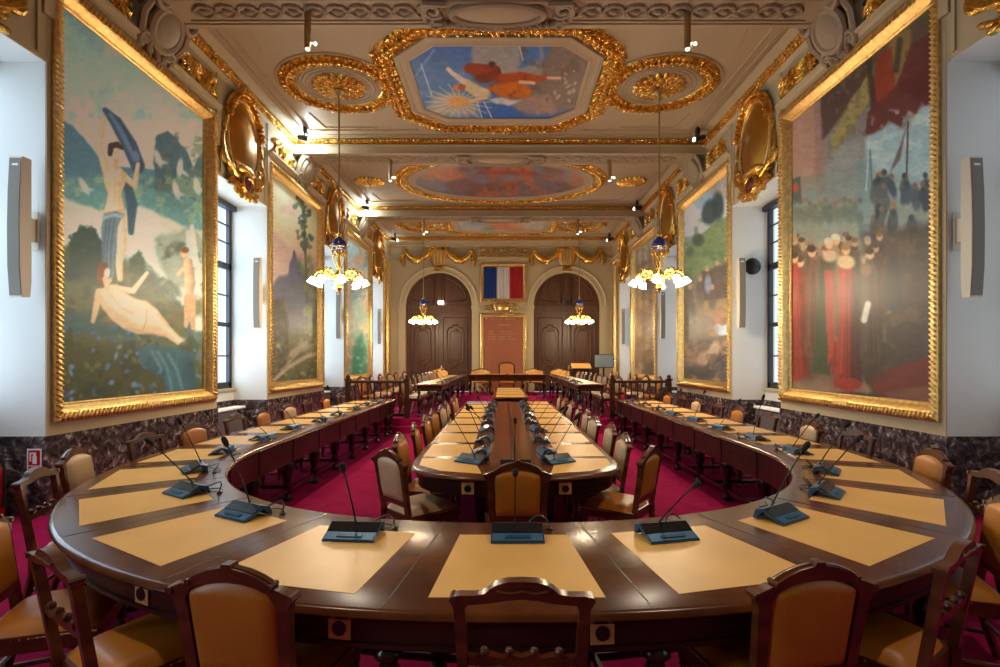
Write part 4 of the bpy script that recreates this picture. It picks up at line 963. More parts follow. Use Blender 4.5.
# ------------------------------------------------------------------ microphones
MICP = [None]
def mic(x, y, z, rz, lean, yaw, label, group, cable=1, hgt=1.0):
    """local -Y looks at the speaker"""
    if MICP[0] is None:
        r = empty('conference_microphone')
        m = MB(); pr = [(-.085,.002),(-.085,.010),(-.030,.030),(.030,.062),(.070,.050),(.085,.004),(.070,.004),(.030,.045),(-.030,.018)]
        m.prism(pr, lambda p, t: (-.125+.25*t, p[0], p[1])); m.build('base', M['mic'], r, smooth=0)
        m = MB(); m.prism([(-.082,.0125),(-.034,.0295),(-.033,.0315),(-.083,.0145)], lambda p, t: (-.118+.236*t, p[0], p[1])); m.build('front_plate', M['micp'], r, smooth=0)
        m = MB(); m.prism([(-.068,.020),(-.050,.0265),(-.051,.0305),(-.070,.024)], lambda p, t: (-.06+.12*t, p[0], p[1])); m.build('button_bar', M['mic'], r, smooth=0)
        m = MB(); m.prism([(-.028,.0325),(.026,.0612),(.0245,.0635),(-.030,.0345)], lambda p, t: (-.121+.242*t, p[0], p[1])); m.build('display', M['micb'], r, smooth=0)
        m = MB(); m.tube([(0,0,0),(0,0,.025),(0,-.006,.10),(0,-.018,.20),(0,-.03,.30),(0,-.045,.385)], [.007,.0045,.0042,.004,.0038,.0038], 6)
        g = m.build('gooseneck', M['black'], r); g.location = (-.01,.045,.055)
        m = MB(); m.tube([(0,-.044,.378),(0,-.047,.392),(0,-.052,.415),(0,-.056,.438),(0,-.058,.446)], [.006,.013,.016,.013,.004], 9); m.build('mic_head', M['foam'], g)
        m = MB(); m.tube([(.05,.08,.03),(.06,.11,.035),(.085,.14,.05),(.12,.15,.06),(.15,.14,.045),(.165,.12,.02),(.165,.115,.0)], .0045, 5)
        m.tube([(.03,.08,.02),(.03,.13,.006),(.07,.17,.006),(.13,.16,.006),(.165,.12,.006)], .004, 5); m.lathe([(.016,0),(.016,.006),(.006,.012)], 8, (.165,.118,0)); m.build('cable', M['black'], r)
        MICP[0] = r; KIDS[r.name] = list(r.children); KIDS[g.name] = list(g.children)
    else: r = copy_tree(MICP[0])
    for c in (KIDS[MICP[0].name] if r is MICP[0] else [c for c in r.children]):
        if c.name.startswith('gooseneck'):
            c.rotation_euler = (lean, 0, yaw); c.scale = (1,1,hgt)
        if c.name.startswith('cable') and not cable: bpy.data.objects.remove(c)
    r.location = (x, y, z); r.rotation_euler = (0,0,rz)
    return tag(r, label, 'microphone', group)
# ------------------------------------------------------------------ horseshoe table
AO, BO, AI, BI, YC, YE, NN = 3.25, 3.30, 2.42, 2.37, 4.99, 11.0, 2.2
def sup(t, a, b): 
    s, c = math.sin(t), math.cos(t)
    return V((XT+a*math.copysign(abs(s)**(2/NN), s), YC-b*abs(c)**(2/NN), 0))
ST = []
for i in range(80): ST.append((V((XT-AO,YE-(YE-YC)*i/80,0)), V((XT-AI,YE-(YE-YC)*i/80,0))))
for i in range(121):
    t = -PI/2+PI*i/120; ST.append((sup(t,AO,BO), sup(t,AI,BI)))
for i in range(1, 81): ST.append((V((XT+AO,YC+(YE-YC)*i/80,0)), V((XT+AI,YC+(YE-YC)*i/80,0))))
_mid = [(a+b)/2 for a, b in ST]; _s = [0]
for i in range(1, len(_mid)): _s.append(_s[-1]+(_mid[i]-_mid[i-1]).length)
SH = _s[-1]/2; _s = [q-SH for q in _s]
def stn(s):
    s = max(_s[0], min(_s[-1]-1e-6, s))
    import bisect
    i = max(0, bisect.bisect_right(_s, s)-1); i = min(i, len(_s)-2)
    t = (s-_s[i])/(_s[i+1]-_s[i]); return ST[i][0].lerp(ST[i+1][0], t), ST[i][1].lerp(ST[i+1][1], t)
def hp(s, w, z=0.0):
    o, n = stn(s); p = n.lerp(o, w); return V((p.x, p.y, z))
def hn(s):
    o, n = stn(s); return (o-n).normalized()
ZT = .76
tbl = empty('horseshoe_table', (XT, YC, 0), 0, 'long dark wooden horseshoe council table with tan leather writing pads', 'table'); TL = tbl.location.copy()
def tpart(m, nm, mt, parent=None, **k):
    m.v = [tuple(V(p)-TL) for p in m.v]; return m.build(nm, mt, parent or tbl, **k)
m = MB(); rings = []
for o, n in ST:
    e = (o-n).normalized(); z = V((0,0,1))
    rings.append([n+z*.715, n-e*.02+z*.735, n-e*.014+z*.752, n+e*.004+z*.76, o-e*.004+z*.76, o+e*.014+z*.752, o+e*.02+z*.735, o+z*.715])
m.loft(rings); tpart(m, 'tabletop', M['top'], smooth=50)
def ribbon(m, w0, w1, z0, z1, s0=None, s1=None, step=.12):
    s0 = _s[0] if s0 is None else s0; s1 = _s[-1] if s1 is None else s1
    n = max(1, int((s1-s0)/step)); R = []
    for i in range(n+1):
        s = s0+(s1-s0)*i/n; R.append([hp(s,w0,z0), hp(s,w1,z0), hp(s,w1,z1), hp(s,w0,z1)])
    m.loft(R)
m = MB(); ribbon(m, .92, .955, .60, .716); ribbon(m, .915, .965, .60, .618); tpart(m, 'apron', M['wood'], smooth=30)
m = MB(); ribbon(m, .045, .075, .45, .716); tpart(m, 'inner_panel', M['wood'], smooth=30)
# back centre and facing of the chairs pulled about round the curve
CURVE = {0:(.06,1.60,.02,1), -1:(-.905,1.70,.16,1), 1:(1.05,1.72,-.16,1), -2:(-1.62,1.84,.54,.84), 2:(1.72,1.92,-.56,.83),
         -3:(-2.32,2.24,.93,.37), 3:(2.56,2.55,-.92,.40), -4:(-2.95,3.2,.95,.32), 4:(3.05,3.15,-.95,.30), -5:(-3.34,3.95,.98,.2), 5:(3.30,3.88,-.98,.2)}
for k, y in zip(range(6, 14), (4.74,5.44,6.32,7.04,7.88,8.68,9.55,10.4)): CURVE[-k] = (-3.37, y, 1, .02)
for k, y in zip(range(6, 14), (4.92,5.70,6.60,7.40,8.13,8.97,9.75,10.55)): CURVE[k] = (3.47, y, -1, .02)
def near_s(p): return min(range(len(_mid)), key=lambda i: (ST[i][0]*.885+ST[i][1]*.115-p).length)
seat_s = [_s[near_s(V((c[0],c[1],0))+V((c[2],c[3],0)).normalized()*.245)] for k, c in sorted(CURVE.items())]
outer_s = [(p+q)/2 for p, q in zip(seat_s, seat_s[1:]) if q-p > .76]
PIT = .815; NS = 12
seams = [(k+.5)*PIT for k in range(-NS-1, NS+1)]
for s in seams:
    if abs(s) > SH-.05: continue
    m = MB(); m.prism([(-.0035,.02),(.0035,.02),(.0035,.985),(-.0035,.985)], lambda p, t: tuple(hp(s+p[0], p[1], .7598+.0012*t))); tpart(m, 'seam', M['woodb'], smooth=0)
    m = MB(); m.prism([(-.02,.036),(.02,.036),(.02,.046),(-.02,.046)], lambda p, t: tuple(hp(s+p[0], p[1], .45+.265*t))); tpart(m, 'panel_divider', M['woodb'], smooth=0)
    tpart(turned(.715, 1.45, 12, hp(s,.13)), 'leg', M['woodb'], smooth=50)
for s in outer_s:
    tpart(turned(.715, 1.3, 12, hp(s,.885)), 'leg', M['woodb'], smooth=50)
    a, b = hp(s,.13,.12), hp(s,.885,.12); m = MB(); m.tube([a, b], .022, 6); tpart(m, 'stretcher', M['woodb'])
for s in [-SH+.06, SH-.06]:
    for w, h in ((.13,.715),(.885,.715)): tpart(turned(h, 1.45, 12, hp(s,w)), 'leg', M['woodb'], smooth=50)
m = MB(); ribbon(m, .115, .145, .10, .14, -SH+.1, SH-.1); tpart(m, 'floor_rail', M['woodb'], smooth=30)
SEATS = list(range(-NS, NS+1))
def strip_pad(q, z0, z1):
    m = MB(); return m.prism(q, lambda p, t: (p[0], p[1], z0+(z1-z0)*t))
for k in SEATS:
    s = k*PIT
    q = [hp(s-.285,.205), hp(s+.285,.205), hp(s+.285,.90), hp(s-.285,.90)]
    tpart(strip_pad(q, .7595, .7615), 'leather_pad', M['tan'], smooth=0)
    # power socket in the apron
    ss = s+.26*(1 if k < 0 else 1); n = hn(ss); t = V((-n.y, n.x, 0)); c = hp(ss, 1)-n*.03
    o_, n_ = stn(ss); c = n_.lerp(o_, .958)
    fr = lambda a, b, d: tuple(c + t*a + n*d + V((0,0,b)))
    m = MB(); m.prism([(-.042,.625),(.042,.625),(.042,.705),(-.042,.705)], lambda p, q_: fr(p[0], p[1], .004*q_)); so = tpart(m, 'power_socket', M['plate'], smooth=0)
    m = MB(); m.prism([(.026*math.cos(2*PI*i/16), .665+.026*math.sin(2*PI*i/16)) for i in range(16)], lambda p, q_: fr(p[0], p[1], .004+.006*q_)); tpart(m, 'socket_cover', M['micb'], so, smooth=30)
rs = random.Random(11)
def side_word(k): return 'left' if k < 0 else 'right'
for k in range(-13, 14):
    s = k*PIT; n = hn(s); kind = 'open' if k % 2 == 0 else 'closed'
    if k < -9: kind = 'closed' if k in (-10, -12) else 'open'
    tone = 'orange' if kind == 'closed' and k not in (-10, 7, -5, 11) else 'beige'
    if kind == 'open': tone = 'orange'
    o, _ = stn(s); push = (.0 if abs(k) > 2 else -.02)
    p = o + n*(-.03+rs.uniform(-.03,.05)+push)
    rz = face(-n.x, -n.y)+rs.uniform(-.12,.12)
    if k in CURVE:
        bx_, by_, dx_, dy_ = CURVE[k]; d_ = V((dx_,dy_,0)).normalized(); rz = face(d_.x, d_.y)+(rs.uniform(-.12,.12) if abs(k) > 4 else 0); p = V((bx_,by_,0))+d_*.245
    w = 'open-backed wooden' if kind == 'open' else ('orange leather-backed' if tone == 'orange' else 'beige leather-backed')
    lab = '%s chair at the middle of the horseshoe table curve' % w if k == 0 else "%s chair, %s seat along horseshoe table's %s side from middle of curve" % (w, ORD[abs(k)-1], side_word(k))
    chair(kind, tone, p.x, p.y, rz, lab, 'chairs round the outside of the horseshoe table')
    # microphone on the pad's inner edge
    if abs(k) > NS: continue
    q = hp(s+rs.uniform(-.05,.05), .27+rs.uniform(-.03,.04), .7618)
    if k == 0: q = hp(.02, .24, .7618)
    lean, yaw = (.0 if k == 0 else rs.uniform(.15,.75)), rs.uniform(-.5,.5)
    lab = 'black gooseneck microphone at the middle seat of the horseshoe table curve' if k == 0 else "gooseneck microphone, %s along horseshoe table's %s side from middle of curve" % (ORD[abs(k)-1], side_word(k))
    mic(q.x, q.y, q.z, face(-n.x,-n.y)+(0 if k == 0 else rs.uniform(-.25,.25)), lean, 0 if k == 0 else yaw, lab, 'microphones on the horseshoe table', hgt=.62 if k == 0 else rs.uniform(.85,1.05))
# ------------------------------------------------------------------ centre table
XC = .10; CW = .87; CY0, CY1, CYR = 3.63, 10.35, 4.28
ct = empty('long_centre_table', (XC, CYR, 0), 0, 'long central table with rounded near end and two rows of leather pads', 'table'); CL = ct.location.copy()
def cpart(m, nm, mt, parent=None, **k):
    m.v = [tuple(V(p)-CL) for p in m.v]; return m.build(nm, mt, parent or ct, **k)
def cout(e=0.0):
    P = [(XC-CW+e, CY1-e), (XC-CW+e, CYR)]
    n = 28; a, b, N_ = CW-e, CYR-CY0-e, 2.6
    for i in range(1, n):
        t = -PI/2+PI*i/n; s, c = math.sin(t), math.cos(t)
        P.append((XC+a*math.copysign(abs(s)**(2/N_), s), CYR-b*abs(c)**(2/N_)))
    return P+[(XC+CW-e, CYR), (XC+CW-e, CY1-e)]
m = MB(); m.loft([[(x,y,z) for x,y in cout(e)] for e, z in ((.02,.715),(-.0,.735),(.006,.752),(.024,.76))]); cpart(m, 'tabletop', M['top'], smooth=50)
m = MB(); P0, P1 = cout(.06), cout(.10); n = len(P0)
m.loft([[(*P0[i],.60),(*P1[i],.60),(*P1[i],.716),(*P0[i],.716)] for i in range(n)], closed=True); cpart(m, 'apron', M['wood'], smooth=30)
for sx in (-1, 1):
    m = MB(); m.box(XC+sx*.012-.006, XC+sx*.012+.006, CYR-.25, CY1-.03, .7595, .772); cpart(m, 'centre_strip', M['wood'], smooth=0)
    for j in range(8):
        y = CYR+.12+.755*j
        if y+.55 < CY1:
            x0, x1 = sorted((XC+sx*.39, XC+sx*.81)); q = [(x0,y+.04),(x1,y+.04),(x1,y+.66),(x0,y+.66)]; cpart(strip_pad(q, .7595, .7615), 'leather_pad', M['tan'], smooth=0)
            m = MB(); m.box(min(x0,x1)-.3*0, max(x0,x1), y-.012, y-.006, .7595, .7612); cpart(m, 'seam', M['woodb'], smooth=0)
    # fan-shaped pads in the rounded end
    q = [(XC+sx*.80,CYR+.06),(XC+sx*.36,CYR+.06),(XC+sx*.26,CY0+.12),(XC+sx*.58,CY0+.22),(XC+sx*.78,CYR-.22)]; q = q if sx > 0 else q[::-1]
    cpart(strip_pad(q, .7595, .7615), 'leather_pad', M['tan'], smooth=0)
    for y in (4.32, 5.04, 6.55, 8.06, 9.57, 10.25):
        cpart(turned(.715, 1.1, 9, (XC+sx*(.70 if y > 4.4 else .30), y, 0)), 'leg', M['woodb'], smooth=50)
    m = MB(); m.tube([(XC+sx*.30,4.32,.12),(XC+sx*.30,10.2,.12)], .025, 6); cpart(m, 'floor_rail', M['woodb'])
    c = (XC+sx*.36, CY0+.05)
    m = MB(); m.box(c[0]-.045, c[0]+.045, c[1]-.0, c[1]+.03, .625, .71); so = cpart(m, 'power_socket', M['plate'], smooth=0)
    m = MB(); m.prism([(.026*math.cos(2*PI*i/16), .667+.026*math.sin(2*PI*i/16)) for i in range(16)], lambda p, t: (c[0]+p[0], c[1]-.008+.01*t, p[1])); cpart(m, 'socket_cover', M['micb'], so, smooth=30)
for sx in (-1, 1):
    sw = side_word(sx)
    for j in range(8):
        y = 4.66+.755*j+rs.uniform(-.03,.03)
        chair('closed', 'orange' if (sx < 0 and j < 4) or j == 6 else 'beige', XC+sx*(CW-.095+rs.uniform(-.02,.03)), y, face(-sx, 0)+rs.uniform(-.1,.1), "leather-backed chair on centre table's %s side, %s straight seat from its rounded end" % (sw, ORD[j]), 'chairs along the centre table')
        if j < 8:
            q = (XC+sx*(.30+rs.uniform(-.02,.03)), 4.55+.755*j, .7618)
            if q[1] < CY1-.15: mic(*q, face(-sx, 0)+rs.uniform(-.2,.2), rs.uniform(.2,.8), rs.uniform(-.4,.4), 'gooseneck microphone in the %s row on the centre table, %s from its rounded end' % (sw, ORD[j]), 'microphones on the centre table', cable=0, hgt=rs.uniform(.8,1.0))
    mic(XC+sx*.36-.0, 4.18, .7618, face(-sx*.5,.8), .5, .2*sx, 'gooseneck microphone at the %s corner of the centre table\'s rounded end' % sw, 'microphones on the centre table', cable=0)
    chair('closed', 'beige' if sx < 0 else 'orange', *((-.68, 4.02, face(.72,.69)) if sx < 0 else (.95, 4.10, face(-.8,.6))), 'leather-backed chair set at an angle to the %s corner of the centre table\'s rounded end' % sw, 'chairs along the centre table')
mic(XC-.0, 3.93, .7625, face(0,1), .1, .05, 'gooseneck microphone facing the head chair of the centre table', 'microphones on the centre table', cable=0, hgt=.8)
chair('closed', 'orange', .10, 3.65, face(0,1), 'orange leather-backed chair at the head of the centre table, its back to the horseshoe', 'chairs along the centre table')
fo = empty('folder', (XC-.62, 10.02, .7618), .05, 'pale blue folder at the far end of the centre table', 'folder'); m = MB(); m.cbox(-.2,.2,-.13,.13,0,.012,.003); m.build('cover', M['paper'], fo, smooth=0)
# ------------------------------------------------------------------ far tables on and before the platform
def plain_table(name, x0, x1, y0, y1, z, label, pads, axis, legs, hh=.75, ap=.12, panel=None):
    t = empty(name, ((x0+x1)/2, (y0+y1)/2, z), 0, label, 'table'); L = t.location.copy()
    def part(m, nm, mt, **k): m.v = [tuple(V(p)-L) for p in m.v]; return m.build(nm, mt, t, **k)
    zt = z+hh
    part(MB().cbox(x0,x1,y0,y1,zt-.045,zt,.012), 'tabletop', M['top'], smooth=0)
    m = MB(); e = .06
    for a in ((x0+e,x1-e,y0+e,y0+e+.03),(x0+e,x1-e,y1-e-.03,y1-e),(x0+e,x0+e+.03,y0+e,y1-e),(x1-e-.03,x1-e,y0+e,y1-e)): m.box(*a, zt-.045-ap, zt-.045)
    part(m, 'apron', M['top'] if ap > .15 else M['wood'], smooth=0)
    for a in range(pads):
        g = .07
        if axis == 'y':
            p0 = y0+(y1-y0)*a/pads+g; p1 = y0+(y1-y0)*(a+1)/pads-g; q = (x0+.07,x1-.07,p0,p1)
        else:
            p0 = x0+(x1-x0)*a/pads+g; p1 = x0+(x1-x0)*(a+1)/pads-g; q = (p0,p1,y0+.07,y1-.07)
        part(MB().box(*q, zt-.001, zt+.0015), 'leather_pad', M['tan'], smooth=0)
    for lx, ly in legs: part(turned(hh-.045, 1.0, 8, (lx,ly,z)), 'leg', M['woodb'], smooth=50)
    return t
PZ = .30
plain_table('clerk_table', -.24, .60, 11.5+.02, 15.6, PZ*0+.30, 'low narrow clerk table with tan leather pads beyond the centre table', 4, 'y', [(-.17,11.7),(.53,11.7),(-.17,15.4),(.53,15.4),(-.17,13.5),(.53,13.5)], hh=.46)
for sx in (-1, 1):
    sw = side_word(sx); x0, x1 = (-2.02,-1.36) if sx < 0 else (1.66,2.36)
    plain_table('platform_table', x0, x1, 11.4, 18.55, PZ, 'long %s table on the platform running back to the head table' % sw, 9, 'y', [(x, y) for x in (x0+.09, x1-.09) for y in (11.5,13.0,14.55,16.09,17.63,18.45)], hh=.77)
    for j in range(9):
        y = 11.85+.77*j
        mic(x0+.14 if sx > 0 else x1-.14, y, PZ+.7718, face(-sx,0)+rs.uniform(-.2,.2), rs.uniform(.3,.8), rs.uniform(-.3,.3), 'microphone on the %s platform table, %s from its near end' % (sw, ORD[j]), 'microphones on the platform tables', cable=0, hgt=.7)
        chair('closed', 'beige', (x0-.12 if sx < 0 else x1+.12)+rs.uniform(-.03,.03), y, face(-sx,0)+rs.uniform(-.15,.15), 'leather-backed chair on the outer side of the %s platform table, %s from near end' % (sw, ORD[j]), 'chairs on the platform', PZ)
        if j < 6:
            chair('closed', 'beige' if j % 2 else 'orange', (x0-1.15 if sx < 0 else x1+1.15)+rs.uniform(-.06,.06), 12.0+1.05*j, face(-sx,0)+rs.uniform(-.2,.2), 'leather-backed chair in the outer row behind the %s platform table, %s from balustrade' % (sw, ORD[j]), 'chairs on the platform', PZ)
plain_table('head_table', -1.34, 1.64, 18.62, 19.35, PZ, 'head table across the platform in front of the red tablet', 4, 'x', [(x,y) for x in (-1.25,-.5,.75,1.55) for y in (18.74,19.23)], hh=.79, ap=.2)
# president's chair and low armchairs
pc = empty('high_back_armchair', (.15, 19.85, PZ), face(0,-1), 'high-backed brown armchair behind the middle of the head table', 'chair')
m = MB(); m.cbox(-.3,.3,-.27,.28,.38,.48,.02); m.build('seat', M['orange'], pc)
m = MB(); m.prism([(-.27,.48),(.27,.48),(.27,1.08),(.20,1.17),(0,1.19),(-.20,1.17),(-.27,1.08)], lambda p, t: (p[0], -.30+.06*t-.05*(p[1]-.48), p[1])); m.build('backrest', M['goldd'] if 0 else mat('brown_leather', s2l((196,120,62)), .4), pc, smooth=30)
m = MB()
for sx in (-1,1): m.tube([(sx*.31,-.28,.40),(sx*.31,-.31,.8),(sx*.30,-.325,1.12)], .035, 6)
m.tube([(-.34,-.325,1.10),(-.26,-.33,1.19),(0,-.33,1.235),(.26,-.33,1.19),(.34,-.325,1.10)], .04, 6); m.build('back_frame', M['chairw'], pc)
for sx in (-1,1):
    MB().tube([(sx*.31,-.29,.70),(sx*.34,.0,.71),(sx*.32,.24,.69),(sx*.31,.25,.42)], .028, 6).build('armrest', M['chairw'], pc)
    for y in (-.24,.24): turned(.40, .8, 8, (sx*.27,y,0)).build('leg', M['chairw'], pc, smooth=50)
def tub(x, y, label, z=PZ):
    if 'tub' not in PROTO:
        r = empty('tub_armchair')
        MB().cbox(-.27,.27,-.22,.27,.36,.47,.03).build('seat', M['tan'], r)
        m = MB(); R = []
        for i in range(15):
            a = PI+PI*i/14; c, s = math.cos(a), math.sin(a); zt = .80-.06*abs(c)
            R.append([(.30*c,.05+.33*s,.34),(.36*c,.05+.39*s,.34),(.37*c,.05+.40*s,zt),(.31*c,.05+.34*s,zt)])
        m.loft(R); m.build('backrest', M['tan'], r, smooth=50); r.scale = (1,1,1.2)
        m = MB(); m.tube([(.34*math.cos(PI+PI*i/14), .05+.37*math.sin(PI+PI*i/14), .80-.06*abs(math.cos(PI+PI*i/14))+.01) for i in range(15)], .025, 6); m.build('top_rail', M['chairw'], r)
        for sx in (-1,1):
            for yy in (-.2,.22): turned(.37, .7, 8, (sx*.25,yy,0)).build('leg', M['chairw'], r, smooth=50)
        PROTO['tub'] = r; KIDS[r.name] = list(r.children)
    else: r = copy_tree(PROTO['tub'])
    r.location = (x, y, z); r.rotation_euler = (0,0,face(0,-1)); tag(r, label, 'armchair', 'tub armchairs behind the head table')
tub(-.88, 19.85, 'low tan tub armchair behind head table, between the high-backed chair and left door')
tub(1.22, 19.85, 'low tan tub armchair behind head table, just right of the high-backed chair')
tub(2.25, 19.75, 'low tan tub armchair beyond the head table before the right door')
tub(-2.55, 19.85, 'low tan tub armchair beyond the head table before the left door')
# balustrades
def balustrade(x0, x1, y, label):
    b = empty('balustrade', ((x0+x1)/2, y, PZ), 0, label, 'railing'); o = b.location.copy(); w = x1-x0
    MB().cbox(-w/2,w/2,-.05,.05,.80,.86,.015).build('top_rail', M['wood'], b, smooth=0); MB().cbox(-w/2,w/2,-.04,.04,.05,.12,.01).build('bottom_rail', M['wood'], b, smooth=0)
    for sx in (-1,1): 
        m = MB(); m.box(sx*(w/2-.05)-.05, sx*(w/2-.05)+.05, -.05, .05, 0, .80); m.box(sx*(w/2-.05)-.065, sx*(w/2-.05)+.065, -.065, .065, .86, .90); m.ball((sx*(w/2-.05),0,.94), .05); m.build('post', M['wood'], b, smooth=40)
    n = 8
    for i in range(n):
        x = -w/2+.14+(w-.28)*(i+.5)/n; MB().lathe([(.018,.12),(.03,.16),(.014,.2),(.028,.32),(.034,.4),(.02,.52),(.014,.6),(.026,.66),(.016,.7),(.022,.80)], 7, (x,0,0)).build('baluster', M['wood'], b, smooth=50)
balustrade(-3.55, -2.12, 11.3, 'dark wooden balustrade on the left edge of the platform'); balustrade(2.42, 3.80, 11.3, 'dark wooden balustrade on the right edge of the platform')
# screen and lectern in the far right corner
sc = empty('display_screen', (3.95, 19.6, PZ), .1, 'grey display screen on a dark stand in the far right corner', 'screen')
MB().cbox(-.40,.40,-.03,.03,1.02,1.55,.008).build('bezel', M['black'], sc, smooth=0); MB().box(-.37,.37,-.036,-.03,1.05,1.52).build('screen', M['screen'], sc, smooth=0)
m = MB(); m.box(-.03,.03,.0,.05,.06,1.3); m.box(-.35,.35,-.2,.25,0,.06); m.box(.38,.55,-.02,.02,1.34,1.38); m.build('stand', M['black'], sc, smooth=0)
lt = empty('lectern', (3.1, 19.9, PZ), 0, 'lectern with slanted tan top before the right door', 'lectern')
m = MB(); m.prism([(-.22,1.0),(.22,1.16),(.22,1.20),(-.22,1.04)], lambda p, t: (-.38+.76*t, p[0], p[1])); m.build('reading_top', M['tan'], lt, smooth=0)
m = MB(); m.box(-.3,.3,-.12,.14,.05,1.04); m.box(-.36,.36,-.2,.2,0,.06); m.build('body', M['woodb'], lt, smooth=0)
# ------------------------------------------------------------------ radiators, loudspeakers, extinguisher, sign
for sd in (-1, 1):
    for k in (2, 3):
        yc = sum(NICHE[k])/2; x = wx(sd, -.42)
        r = empty('radiator', (x, yc, 0), 0, 'grey column radiator under window niche %s of the %s wall' % (ORD[k-1], SIDE[sd]), 'radiator', 'radiators in the niches')
        m = MB()
        for i in range(22): y = -.62+1.24*i/21; m.cbox(-.09,.09,y-.022,y+.022,.08,.66,.02)
        m.build('fin_grille', M['radiator'], r, smooth=30)
        MB().cbox(-.11,.11,-.68,.68,.67,.72,.012).build('top_cover', M['signw'], r, smooth=0)
        m = MB(); m.tube([(0,.66,.5),(0,.74,.5),(0,.74,0)], .018, 7); m.build('pipe', M['radiator'], r)
        m = MB()
        for y in (-.5,.5): m.box(-.08,.08,y-.03,y+.03,0,.09)
        m.build('foot', M['radiator'], r, smooth=0)
    for k in (2, 3, 4, 5):
        yj = PIER[k][0]; x = wx(sd, -.09)
        s = empty('column_loudspeaker', (x, yj-.025, 2.95), 0, 'slim grey column loudspeaker on the window jamb before painting %s of the %s wall' % (ORD[k-2], SIDE[sd]), 'loudspeaker', 'column loudspeakers on the window jambs')
        pr = [(-.30,.70),(-.29,.71),(-.08,.70),(-.09,-.62),(-.11,-.72),(-.30,-.70),(-.33,-.45),(-.335,-.1),(-.32,.3)]
        pr = [(-.10+p[0]*.7, p[1]) for p in ((-.14,.70),(.0,.70),(.0,-.55),(-.02,-.70),(-.14,-.71),(-.17,-.4),(-.175,0),(-.165,.35))]
        m = MB(); m.prism(pr, lambda p, t: (-.065+.13*t, p[0], p[1])); m.build('cabinet', M['speakerw'], s, smooth=30)
        m = MB(); fr = [(-.10-.14*.7,.68),(-.10-.165*.7,.35),(-.10-.175*.7,0),(-.10-.17*.7,-.4),(-.10-.14*.7,-.69)]
        m.loft([[(-.058,y-.006,z),(.058,y-.006,z),(.058,y+.01,z),(-.058,y+.01,z)] for y, z in fr]); m.build('grille', M['speaker'], s, smooth=30)
        m = MB(); m.box(-.03,.03,-.10,0,-.12,.12); m.box(-.05,.05,-.01,.0,-.2,.2); m.build('bracket', M['speakerw'], s, smooth=0)
        m = MB(); m.box(-.03,.03,-.208,-.20,.60,.625); m.build('badge', M['signw'], s, smooth=0)
s = empty('round_loudspeaker', (wx(1,-.38), PIER[3][0]-.025, 3.50), 0, 'round black loudspeaker beside the column loudspeaker on the second right jamb', 'loudspeaker')
MB().lathe([(.0,0),(.16,.0),(.17,.03),(.12,.10),(.05,.14),(0,.14)], 16, (0,0,0), Matrix.Rotation(PI/2,4,'X')).build('housing', M['black'], s, smooth=40)
m = MB(); m.box(-.02,.02,-.0,.025,-.14,.02); m.build('bracket', M['black'], s)
ex = empty('fire_extinguisher', (-5.06, 4.96, 0), 0, 'red fire extinguisher standing by the marble dado at the left edge', 'fire extinguisher')
MB().lathe([(.075,0),(.085,.02),(.085,.46),(.07,.53),(.035,.57),(.03,.60)], 16).build('cylinder', M['redp'], ex, smooth=50)
m = MB(); m.lathe([(.035,.60),(.035,.63),(.02,.66)], 10); m.box(-.02,.02,-.12,.05,.64,.67); m.box(-.015,.015,-.11,.0,.69,.71); m.build('valve', M['black'], ex, smooth=30)
m = MB(); m.tube([(0,.03,.62),(.06,.03,.64),(.11,0,.55),(.11,0,.3),(.10,0,.15)], .013, 6); m.build('hose', M['black'], ex); MB().ball((.03,-.05,.68), .02).build('gauge', M['redp'], ex)
sg = empty('fire_extinguisher_sign', (-4.855, 5.21-.026, .565), 0, 'white sign with red extinguisher symbol on the marble above the extinguisher', 'sign')
MB().box(-.075,.075,-.006,0,-.135,.13).build('plate', M['signw'], sg, smooth=0)
m = MB(); m.box(-.06,.06,-.008,-.006,-.04,.115); m.build('symbol_field', M['redp'], sg, smooth=0)
m = MB(); m.box(-.015,.03,-.010,-.008,-.025,.055); m.box(-.008,.022,-.010,-.008,.055,.075); m.box(-.045,.022,-.010,-.008,.078,.092); m.box(-.045,-.03,-.010,-.008,.0,.078); m.build('extinguisher_symbol', M['signw'], sg, smooth=0)
MB().box(-.06,.06,-.008,-.006,-.075,-.052).build('red_band', M['redp'], sg, smooth=0); MB().box(-.06,.06,-.008,-.006,-.118,-.09).build('blue_band', M['signb'], sg, smooth=0)
